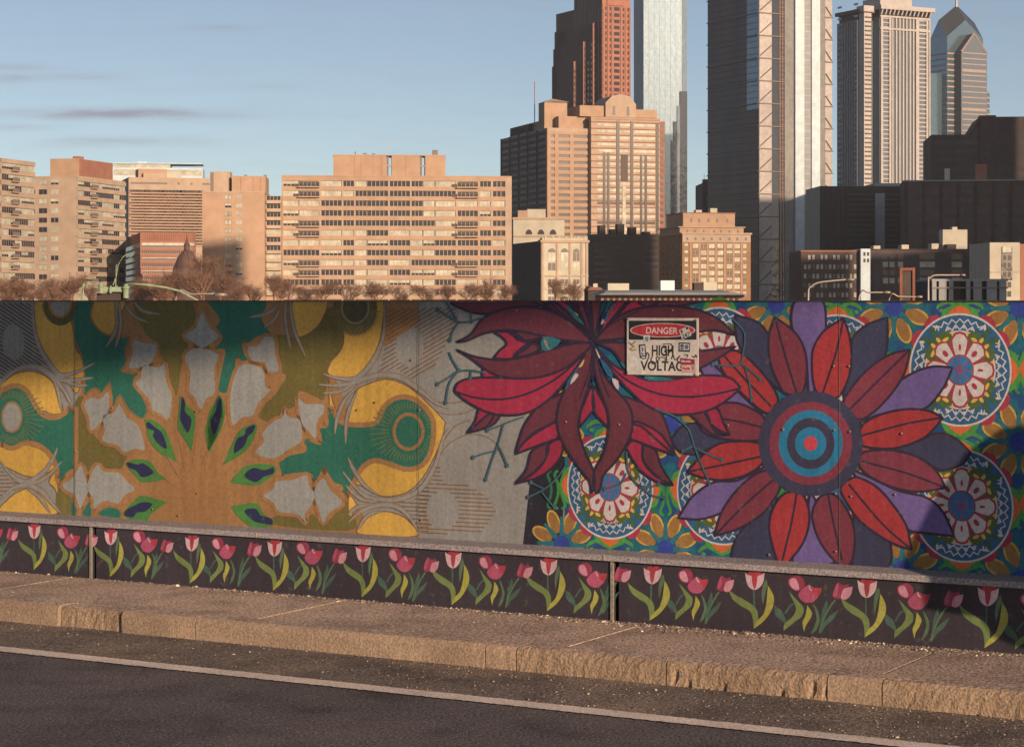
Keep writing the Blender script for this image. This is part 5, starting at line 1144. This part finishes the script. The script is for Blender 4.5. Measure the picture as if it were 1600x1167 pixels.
b.box('shoulder', b.W + .01, b.u(1552), 4, b.Dp, 0, b.z(138), M_GG); b.box('shoulder', k6(815), -.01, b.Dp * .3, b.Dp, 0, k6z(545, 10), M_GG)
for i in range(12): b.part('band', 'f', b.W + .1, b.u(1552), b.z(141) - i * 4.2, b.z(141) - i * 4.2 + 1.1, -3.99, -3.8, M_BAND)
# ---- dark masses on the right
b = Bld('dark_stepped_block', 'big dark block with sloping shoulder at the right edge, behind the long roof', 'building', 0, 1455, 1640, 211, 900, -6, 40)
b.box('core', 0, b.W, 0, b.Dp, 0, b.H, M_DARK)
x0, x1 = b.u(1514), b.u(1531); zt = b.z(183, x1)
MB().hexa(((x0, 0.01, b.H), (b.W, 0.01, b.H), (b.W, 30, b.H), (x0, 30, b.H), (x1, 0.01, zt), (b.W, 0.01, zt), (b.W, 30, zt), (x1, 30, zt)), M_DARK).build('shoulder', b.root)
b.box('stair_tower', b.u(1531), b.u(1556), -.5, 8, 0, zt + .6, M_DARK)
for i in range(14): b.part('window_band', 'f', 1, b.W - 1, b.z(226 + i * 14), b.z(220 + i * 14), 0, .06, M_GDD)
b = Bld('dark_long_block', 'long dark brown block with flat roof at the right edge', 'building', 0, 1412.5, 1640, 284, 800, -8, 40)
b.box('core', 0, b.W, 0, b.Dp, 0, b.H, M_DARK2); b.box('roof_edge', -.3, b.W, -.4, b.Dp, b.H, b.H + .5, M_CONC)
for i in range(11):
    for k in range(16): b.rep('window', 'f', 1.6, 1.6, 0, .06, M_GL, [(2 + k * (b.W - 4) / 16, b.H - 4.5 - i * 3.6)])
for k in range(9): b.part('pier', 'f', .5 + (b.W - 2) * k / 8, 1.5 + (b.W - 2) * k / 8, 0, b.H - .1, 0, .4, M_DARK)
b.box('roof_house', b.u(1526), b.u(1543), 3, 8, b.H + .51, b.z(256, b.u(1526)), M_PINK); b.box('roof_vent', b.u(1477), b.u(1485), 3, 5, b.H + .51, b.z(263, b.u(1480)), M_CREAM)
b = Bld('teal_office', 'dark green glass office with horizontal bands between the tall towers', 'building', 0, 1281, 1409, 291, 860, 3, 30)
b.box('core', 0, b.W, 0, b.Dp, 0, b.H, M_GDD); b.box('upper_part', b.u(1368), b.W, 1, 20, b.H, b.z(286), M_CONC)
for i in range(13): b.part('spandrel', 'f', b.u(1325), b.W - .2, b.z(305 + i * 8), b.z(302.5 + i * 8), 0, .3, M_DARK2)
for k in range(6): b.part('pier', 'f', b.u(1281 + k * 8), b.u(1281 + k * 8) + .8, 0, b.H - .2, 0, .4, M_DARK)
b.part('pier', 'f', b.u(1367), b.u(1382), 0, b.z(302), .31, .6, M_CONC)
b = Bld('side_office', 'thin dark tower edge left of the braced glass tower', 'building', 0, 1098, 1118, 286, 1080, 2, 30)
b.box('core', 0, b.W, 0, b.Dp, 0, b.H, M_DARK); b.box('roof_house', .5, 3, 2, 6, b.H, b.z(280), M_DARK2); b.box('mast', 1, 1.2, 3, 3.2, b.H, b.z(272), M_MET)
for k in range(3): b.part('window_band', 'f', .5, b.W - .5, b.z(300 + k * 20), b.z(296 + k * 20), 0, .06, M_GD)
b = Bld('brick_terrace', 'low umber brick block with lit gable end, right of the cream shaft', 'building', 0, 1251.5, 1343, 393.5, 720, 2, 24)
b.box('core', 0, b.W, 0, b.Dp, 0, b.H, M_DARK2); b.box('parapet', -.1, b.W + .1, -.15, b.Dp, b.H, b.H + .5, M_PINK)
for i in range(5):
    for k in range(13): b.rep('window', 'f', .8, 1.5, 0, .06, M_BLIND if (i + k) % 3 else M_GL, [(1 + k * (b.W - 1.5) / 13, b.H - 2.6 - i * 3.1)])
b.box('gable_end', b.W + .02, b.u(1358), -2, 20, 0, b.z(389), M_WHITE)
for k in range(2): b.rep('window', 'f', .7, 1.2, 2.0, 2.06, M_GL, [(b.W + .9 + k * 1.2, b.z(400)), (b.W + .9 + k * 1.2, b.z(410))])
b = Bld('columned_block', 'long dark block with vertical bays and small lit roof boxes', 'building', 0, 1358.5, 1549, 391, 730, 1, 26)
k7 = lambda c: b.u(1180 + c / 3.81); k7z = lambda c: b.z(220 + c / 3.81)
b.box('core', 0, b.W, 0, b.Dp, 0, b.H, M_DARK2); b.box('roof_edge', -.2, b.W, -.3, b.Dp, b.H, b.H + .4, M_DARK)
for c0, c1 in ((700, 745), (890, 970), (1070, 1160), (1240, 1290), (1330, 1350)): b.part('dark_bay', 'f', k7(c0), k7(c1), 0, b.H - .8, 0, .15, M_GDD)
for c in (760, 800, 850, 980, 1010, 1040, 1170, 1200, 1300):
    for r_ in range(4): b.rep('window', 'f', 1.7, 1.8, 0, .06, M_BLIND if r_ % 2 else M_GL, [(k7(c), k7z(705 + r_ * 48))])
for nm, c0, c1, r1 in (('roof_box', 725, 765, 625), ('roof_box', 893, 936, 619), ('roof_box', 1073, 1115, 612), ('penthouse', 1140, 1287, 529), ('tank', 1205, 1235, 512)): b.box(nm, k7(c0), k7(c1), 6 if nm != 'tank' else 8, 12, b.H + .41 if nm != 'tank' else b.z(220 + 529 / 3.81, 0, 6), b.z(220 + r1 / 3.81, 0, 6), M_CREAM)
b.box('roof_house', k7(1150), k7(1205), 2, 5.9, b.H + .41, b.z(220 + 615 / 3.81), M_DARK)
b = Bld('cream_office', 'cream concrete office with dark window strip at the right edge', 'building', 0, 1546.5, 1593.5, 379, 560, 3, 20)
k7 = lambda c: b.u(1180 + c / 3.81); k7z = lambda c: b.z(220 + c / 3.81)
b.box('core', 0, b.W, 0, b.Dp, 0, b.H, M_CREAM); b.part('window_strip', 'f', k7(1465), k7(1530), k7z(830), k7z(632), 0, .1, M_GD); b.box('annexe', b.W + .01, b.W + 8, 2, 18, 0, b.H - .3, M_PINK)
for r_ in (650, 700, 745, 800, 860, 915): b.win('f', k7(1525) - k7(1472), 1.6, [(k7(1472), k7z(r_ + 15))], 2, rc.choice((0, 1)), .13)
b.part('belt_course', 'f', 0, b.W, k7z(785), k7z(778), 0, .12, M_TAN2)
b = Bld('concrete_colonnade', 'low concrete colonnade with dark openings below the columned block', 'building', 0, 1456, 1575, 439.5, 330, 1, 12)
k7 = lambda c: b.u(1180 + c / 3.81)
b.box('core', 0, b.W, 1, b.Dp, 0, b.H, M_DARK); b.box('roof_slab', 0, b.W, 0, b.Dp, b.H, b.H + .35, M_CONC)
for c0, c1 in ((1055, 1080), (1095, 1140), (1155, 1180), (1258, 1282), (1300, 1350), (1380, 1440), (1455, 1495)): b.box('column', k7(c0), k7(c1), .1, .9, 0, b.H, M_CONC)
b.box('beam', 0, b.W, -.05, .09, b.z(451), b.z(448.5), M_RAIL)
b = Bld('low_roof_building', 'long low pale roof just above the mural wall', 'building', 0, 935, 1171, 457, 260, 1, 14)
k4 = lambda c: b.u(770 + c / 3.72)
b.box('core', .4, b.W - .4, 1.5, b.Dp, 0, b.H - .3, M_PINK)
MB().hexa(((0, 0, b.H - .3), (b.W, 0, b.H - .3), (b.W, b.Dp + 1, b.H - .3), (0, b.Dp + 1, b.H - .3), (.9, .8, b.H), (b.W - 2, .8, b.H), (b.W - 2.2, b.Dp, b.H + .4), (1.5, b.Dp, b.H + .4)), M_CONC).build('roof', b.root)
for c0, c1, y0, nm, m in ((702, 830, 443, 'roof_house', M_CREAM), (1022, 1106, 438.5, 'roof_house', M_WHITE), (1282, 1362, 441, 'roof_house', M_CREAM), (1225, 1280, 442, 'roof_house', M_DARK)): b.box(nm, k4(c0), k4(c1), b.Dp - 3, b.Dp - .4, b.H - .1, b.z(y0, 0, 12), m)
for i in range(24): b.rep('window', 'f', .35, .5, -1.49, -1.4, M_GL, [(.8 + i * (b.W - 1.6) / 24, b.H - 1.0)])
b = Bld('red_gabled_shed', 'small red-roofed shed beside the ornate stone building', 'building', 0, 919, 942, 449, 300, 2, 8)
b.box('wall', 0, b.W, 0, b.Dp, 0, b.H - .4, M_DARK); MB().hexa(((-.1, -.2, b.H - .4), (b.W + .1, -.2, b.H - .4), (b.W + .1, b.Dp, b.H - .4), (-.1, b.Dp, b.H - .4), (.3, .6, b.H), (b.W - .3, .6, b.H), (b.W - .3, b.Dp, b.H + .2), (.3, b.Dp, b.H + .2)), M_PINK).build('roof', b.root); b.box('chimney', b.W * .4, b.W * .7, 1.5, 2.4, b.H, b.z(443), M_CREAM)
d = tag(empty('rust_frame', ((1406 - 800) / FPX * 300, 300, 0)), 'rust red steel frame standing among the dark blocks', 'steel frame')
M_RUST = surf('rust_steel', (.17, .06, .04, 1), .7, (.5, .8, 1.2), (4, .8, 1.2), 0); zf = HCAM + (HOR - 418) / FPX * 300
for x in (0, 1.75): MB().box(x, x + .35, 0, .4, 0, zf, M_RUST).build('column', d)
MB().box(.36, 1.74, .05, .35, zf - .4, zf - .05, M_RUST).build('beam', d)
MB().box(.36, 1.74, .3, .5, 0, zf - .41, M_DARK).build('infill', d)
# ================================================================== unseen towers added to shade the low town (the sun stands behind them)
def shade_tower(p0, p1, q, H, label):
    """added shade-casting tower between sun-perpendicular offsets p0..p1, q metres down-sun of the camera"""
    ca, sa = math.cos(R(SUN_AZ)), math.sin(R(SUN_AZ)); p = (p0 + p1) / 2; w = p1 - p0
    root = tag(empty('shade_caster_tower', (p * ca - q * sa, p * sa + q * ca, 0), R(SUN_AZ)), label, 'building', 'towers added for shade beyond the right edge of the view')
    MB().box(-w / 2, w / 2, -14, 14, 0, H, M_GD).build('core', root)
    me = MB().box(-w / 2 - .3, w / 2 + .3, -14.3, 14.3, 0, 1.7, M_CONC).data('spandrel')
    for i in range(int(H / 4)): o = link('spandrel', me, root); o.location = (0, 0, i * 4)
    return root
for p0, p1, q, H, wh in ((222.5, 242, 150, 113.5, 'nearest the bridge'), (436, 457.6, 200, 99.5, 'second from the bridge'), (463.5, 508, 200, 99.5, 'third from the bridge'), (411, 435.5, 200, 131, 'tallest of the near group'), (519, 568, 250, 152, 'fourth from the bridge'), (594, 628, 400, 140, 'farthest from the bridge')):
    shade_tower(p0, p1, q, H, 'tower added to cast shade, out of view to the right, ' + wh)

# ================================================================== bare winter trees
M_BARK = surf('bark', (.16, .095, .07, 1), .9, (1, .8, 1.2), (8, .8, 1.2), 0); M_TWIG = surf('twigs', (.17, .105, .08, 1), .9, (.6, .75, 1.25), (5, .8, 1.2), 0)
def tree_meshes(seed, H, spread, lv=4):
    rn = random.Random(seed); tr, cr = MB(), MB()
    def grow(p, d, L, r, lev):
        q = p + d * L * .5 + Vector((rn.uniform(-.06, .06), rn.uniform(-.06, .06), rn.uniform(-.02, .05))) * L; e = p + d * L
        (tr if lev <= 1 else cr).tube([p, q, e], [r, r * .8, r * .6], M_BARK if lev <= 1 else M_TWIG, 5 if lev <= 1 else 3)
        if lev >= lv: return
        for k in range(rn.randint(4, 5) if lev < lv - 1 else 6):
            a = rn.uniform(0, 6.283); t = rn.uniform(.3, 1.0); up = rn.uniform(.45, 1.2)
            nd = (d * up + Vector((math.cos(a), math.sin(a), rn.uniform(.0, .7))) * spread).normalized()
            grow(p.lerp(e, t) if t < .98 else e, nd, L * rn.uniform(.58, .86), max(.013, r * .5), lev + 1)
    grow(Vector((0, 0, 0)), Vector((rn.uniform(-.05, .05), 0, 1)), H * .34, H * .022, 0)
    return tr.data('trunk'), cr.data('crown')
TM = [tree_meshes(31 + i, 10, sp, 5) for i, sp in enumerate((.8, .95, .7, 1.05))]
TH = [max(v.co.z for v in t[1].vertices) for t in TM]
nt_ = 0
def tree(x, ytop, D, k, label, wide=1.0):
    H = HCAM + (HOR - ytop) / FPX * D; e = tag(empty('bare_tree', ((x - 800) / FPX * D, D, 0), rc.uniform(0, 6.28)), label, 'tree', 'bare winter trees beyond the wall')
    s = H * 1.08 / TH[k % 4]; e.scale = (s * wide, s * wide, s); link('trunk', TM[k % 4][0], e); link('crown', TM[k % 4][1], e)
for i, (x, y, D, wd, lb) in enumerate(((8, 440, 300, 1.3, 'bare tree at the far left edge above the wall'), (34, 444, 280, 1.2, 'bare tree second from the left edge'), (22, 436, 330, 1.2, 'tall bare tree between the two leftmost trees'), (72, 440, 340, 1.2, 'bare tree before the plain end wall of the second tower'), (100, 444, 330, 1.2, 'bare tree left of the thin green curved pole'), (258, 428, 350, 1.1, 'tall bare tree between the red brick office and the dome'), (300, 432, 350, 1.1, 'bare tree below the dome lantern'), (58, 452, 320, 1.2, 'small bare tree in front of the second tan tower'), (88, 446, 290, 1.2, 'spreading bare tree left of the green mast head'), (112, 437, 300, 1.1, 'dark-tipped bare tree beside the thin curved lamp'), (140, 450, 340, 1.1, 'low bare tree behind the green mast head'),
    (222, 440, 360, 1.2, 'bare tree below the red brick office'), (246, 436, 330, 1.2, 'bare tree left of the church dome'), (272, 441, 380, 1.2, 'bare tree touching the left side of the dome'), (318, 405, 330, .85, 'tallest bare tree, in front of the dome'), (345, 432, 360, 1.1, 'bare tree at the shaded wall of the two-column tower'), (368, 441, 330, 1.2, 'bare tree before the foot of the two-column tower'), (392, 450, 380, 1.2, 'short bare tree under the two-column tower'),
    (428, 437, 330, 1.1, 'bare tree at the gap left of the long slab'), (452, 441, 370, 1.1, 'bare tree at the left end of the long slab'), (478, 449, 330, 1.2, 'low bare tree under the slab, third from its left end'), (508, 447, 400, 1.2, 'low bare tree under the slab, fourth from its left end'), (545, 451, 340, 1.3, 'small bare tree under the left third of the slab'), (590, 446, 380, 1.3, 'bare tree under the middle of the slab'), (628, 444, 340, 1.2, 'taller bare tree under the middle of the slab'), (662, 452, 380, 1.3, 'small bare tree under the slab, right of its middle'), (700, 450, 340, 1.3, 'low bare tree under the right third of the slab'),
    (735, 447, 360, 1.2, 'bare tree under the right-hand balconies of the slab'), (765, 436, 330, 1.1, 'tall bare tree near the right end of the slab'), (792, 445, 360, 1.1, 'bare tree at the right end of the slab'), (868, 440, 360, 1.0, 'bare tree in front of the ornate stone building'), (890, 448, 340, 1.0, 'short bare tree right of the ornate building'))):
    tree(x, y - 7 + rc.uniform(-3, 4), D, i, lb, wd * rc.uniform(.75, .95))

# ================================================================== lamps and the green mast head beyond the wall
M_LAMP = surf('lamp_grey', (.28, .25, .24, 1), .5, (1, .9, 1.1), (10, .9, 1.1), 0, None, .4); M_GRNP = surf('mast_green', (.2, .28, .19, 1), .6, (1, .8, 1.15), (10, .8, 1.2), 0)
def lamp(name, label, D, path, head=None, mat=M_LAMP, r=.027, group=None):
    pts = [((x - 800) / FPX * D, D, HCAM + (HOR - y) / FPX * D) for x, y in path]; base = pts[0]
    e = tag(empty(name, (base[0], base[1], 0)), label, 'street lamp', group)
    loc = [(p[0] - base[0], 0, p[2]) for p in pts]; loc[0] = (0, 0, 0)
    sm = smooth([(p[0], p[2], i < 1) for i, p in enumerate(loc)], False, 6)
    MB().tube([(a, 0, c) for a, c in sm], [r * 1.3 if i < 6 else r for i in range(len(sm))], mat, 7).build('pole', e, True)
    if head:
        x0, x1, y, h = head; a, c = (x0 - 800) / FPX * D - base[0], (x1 - 800) / FPX * D - base[0]; z = HCAM + (HOR - y) / FPX * D; h = h / FPX * D; mb = MB(); k = (c - a)
        mb.v += [(a, 0, z)] + [(a + k * t, w * yv, z + dz) for t, w in ((.25, .6), (.6, 1), (.9, .7)) for yv, dz in ((-.14, -h * .3), (-.1, h * .5 * w), (.1, h * .5 * w), (.14, -h * .3))] + [(c, 0, z - h * .1)]
        q = mb.mi(mat)
        for i in range(4): mb.f.append((0, 1 + (i + 1) % 4, 1 + i)); mb.m.append(q); mb.f.append((13, 9 + i, 9 + (i + 1) % 4)); mb.m.append(q)
        for s_ in range(2):
            for i in range(4): mb.f.append((1 + s_*4 + i, 1 + s_*4 + (i+1) % 4, 5 + s_*4 + (i+1) % 4, 5 + s_*4 + i)); mb.m.append(q)
        mb.build('lamp_head', e, True)
GL = 'street lamps beyond the wall'
lamp('street_lamp', 'grey curved-arm street lamp left of the rust frame, largest of the right-hand lamps', 60, [(1263, 469), (1263, 462), (1267, 449), (1278, 442), (1300, 439), (1322, 437)], (1320, 1336, 437, 4), group=GL)
lamp('street_lamp', 'low grey street lamp with short arm directly left of the rust frame', 75, [(1334, 470), (1343, 463), (1358, 457.5), (1380, 457)], (1378, 1392, 457, 4.5), r=.03, group=GL)
lamp('street_lamp', 'lowest grey street lamp, its head touching the rust frame', 95, [(1374, 470), (1390, 465), (1405, 463.5), (1432, 464)], (1430, 1442, 464, 4.5), r=.035, group=GL)
lamp('street_lamp', 'grey street lamp with upright pole in front of the colonnade', 62, [(1450.5, 469), (1450.5, 445), (1452, 436), (1460, 430.5), (1480, 430), (1500, 430)], (1498, 1509, 430, 4), group=GL)
lamp('street_lamp', 'grey street lamp with long head right of the green mast', 55, [(256, 470), (275, 464), (300, 460), (334, 459)], (331, 356, 460.5, 6), group=GL)
lamp('street_lamp', 'thin green curved pole left of the mast head', 50, [(129, 470), (129.5, 458), (133, 447), (142, 443.5), (157, 443.5)], None, M_GRNP, .022, GL)
D = 48; zz = lambda y: HCAM + (HOR - y) / FPX * D; xx = lambda x: (x - 179) / FPX * D
gm = tag(empty('green_mast_head', ((179 - 800) / FPX * D, D, 0)), 'pale green painted steel mast head with cross beam and long curved arm', 'mast')
MB().box(xx(153), xx(206), -.15, .25, 0, zz(458.5), M_DARK).build('base_block', gm)
MB().box(xx(157), xx(197), -.2, .2, zz(456), zz(448.5), M_GRNP).build('cross_beam', gm)
for x, w, y0, y1 in ((161, 4.5, 458.5, 441), (200, 5.5, 466, 444), (176, 2.5, 458, 447)): MB().lathe([(w / FPX * D * .8, zz(y0)), (w / FPX * D * .8, zz(y1 + 8)), (w / FPX * D, zz(y1 + 7)), (w / FPX * D, zz(y1 + 4)), (w / FPX * D * .6, zz(y1 + 3)), (w / FPX * D * .7, zz(y1))], M_GRNP, 10, xx(x), -.25).build('insulator', gm)
MB().lathe([(.035, zz(441)), (.04, zz(438)), (.01, zz(436))], M_DARK, 8, xx(161), -.25).build('cap', gm)
MB().tube([(xx(203), -.25, zz(443.5)), (xx(230), -.25, zz(445)), (xx(262), -.25, zz(449.5)), (xx(285), -.25, zz(455.5)), (xx(314), -.25, zz(471))], [.03, .028, .026, .024, .02], M_GRNP, 6).build('curved_arm', gm, True)
for pth in (((182, 448), (182.5, 430), (183, 413)), ((178, 446), (183, 432), (186, 414), (193, 402), (200, 397)), ((200, 407), (206, 402), (211, 393)), ((180, 452), (184, 446), (186, 455))): MB().tube([(xx(a), -.1, zz(c)) for a, c in pth], .011, M_GRNP, 5).build('wire_aerial', gm)

# ================================================================== unseen casters added to shade the wall
# ramp added behind the camera, its deck edge placed to keep the sun off the top left of the mural
Ls = 30.0
def toward_sun(s, z, L): p = to_world(s, O_MUR, z); return p + Vector((sun_dir.x, sun_dir.y, sun_dir.z)) * (L / math.cos(R(SUN_EL)))
A = toward_sun(*wallpt(-300, 640, O_MUR), Ls); B_ = toward_sun(*wallpt(790, 512, O_MUR), Ls)
dirv = (B_ - A); A0 = A - dirv * 2.4; B0 = B_ + dirv * 1.6
rp = tag(empty('shade_ramp'), 'sloping concrete ramp on piers, added unseen behind the viewer to shade the mural', 'shade caster')
side = Vector((-dirv.y, dirv.x, 0)).normalized()
if side.dot(Vector((sun_dir.x, sun_dir.y, 0))) > 0: side = -side
wv = side * 6
def slab(name, a, b_, w0, w1, h0, h1, mat):
    c = [a + side * w0, b_ + side * w0, b_ + side * w1, a + side * w1]; cc = [(p.x, p.y, p.z + h0) for p in c] + [(p.x, p.y, p.z + h1) for p in c]
    if (c[1] - c[0]).cross(c[2] - c[0]).z < 0: cc = [cc[i] for i in (0, 3, 2, 1, 4, 7, 6, 5)]
    MB().hexa(cc, mat).build(name, rp)
M_RC = surf('ramp_concrete', (.36, .33, .3, 1), .9, (.3, .85, 1.1), (6, .9, 1.1), .1)
slab('deck', A0, B0, 0, 6, 0, 1.1, M_RC); slab('barrier', A0, B0, 0, .25, 1.1, 2.0, M_RC); slab('barrier', A0, B0, 5.75, 6, 1.1, 2.0, M_RC)
for t in (0.02, .98):
    p = A0.lerp(B0, t) + side * .8; MB().box(p.x - .6, p.x + .6, p.y - .6, p.y + .6, 0, p.z, M_RC).build('pier', rp)
# unseen board added at the kerb, its outline shaped to shade the lower right of the wall
Lb = 2.9
bd = street_root('shade_board'); tag(bd, 'angular board on posts added at the kerb to shade the wall, out of view to the right', 'sign')
def tb(px, py):
    p = toward_sun(*wallpt(px, py, 0), Lb) - Vector((0, Z0, 0)); return (p.dot(Vector((CA, -SA, 0))), p.z, p.dot(Vector((-SA, -CA, 0))))
bp_ = [tb(*q) for q in ((1393, 962), (1391, 915), (1412, 858), (1450, 782), (1502, 708), (1556, 672), (1640, 655), (1800, 650), (1800, 1062), (1540, 1022), (1502, 1006), (1478, 974))]
ob = bp_[0][2]
mb = MB(); n = len(bp_); mb.v += [(q[0], -ob - .012, q[1]) for q in bp_] + [(q[0], -ob + .012, q[1]) for q in bp_]; k = mb.mi(flat('board_green', (.03, .12, .07, 1), .5))
mb.f.append(tuple(range(n))); mb.f.append(tuple(reversed(range(n, 2 * n)))); mb.m += [k, k]
for i in range(n): j = (i + 1) % n; mb.f.append((j, i, n + i, n + j)); mb.m.append(k)
mb.build('board', bd)
for t in (.55, .95):
    s_ = bp_[0][0] + (bp_[7][0] - bp_[0][0]) * t; MB().box(s_ - .03, s_ + .03, -ob + .013, -ob + .07, 0, bp_[6][1], M_MET).build('post', bd)
# ================================================================== evening haze between here and the towers
hz_m = bpy.data.materials.new('haze_air'); hz_m.use_nodes = True; hn = hz_m.node_tree
for nd in list(hn.nodes):
    if nd.type == 'BSDF_PRINCIPLED': hn.nodes.remove(nd)
pv_ = hn.nodes.new('ShaderNodeVolumePrincipled'); pv_.inputs['Color'].default_value = (.74, .83, 1.0, 1); pv_.inputs['Density'].default_value = 0.00006; pv_.inputs['Anisotropy'].default_value = 0.0
hn.links.new(pv_.outputs[0], [n_ for n_ in hn.nodes if n_.type == 'OUTPUT_MATERIAL'][0].inputs['Volume'])
hz = MB().box(-900, 900, -120, 1900, -1.0, 420, hz_m).build('haze')
tag(hz, 'thin evening haze over the town', 'haze', kind='stuff')
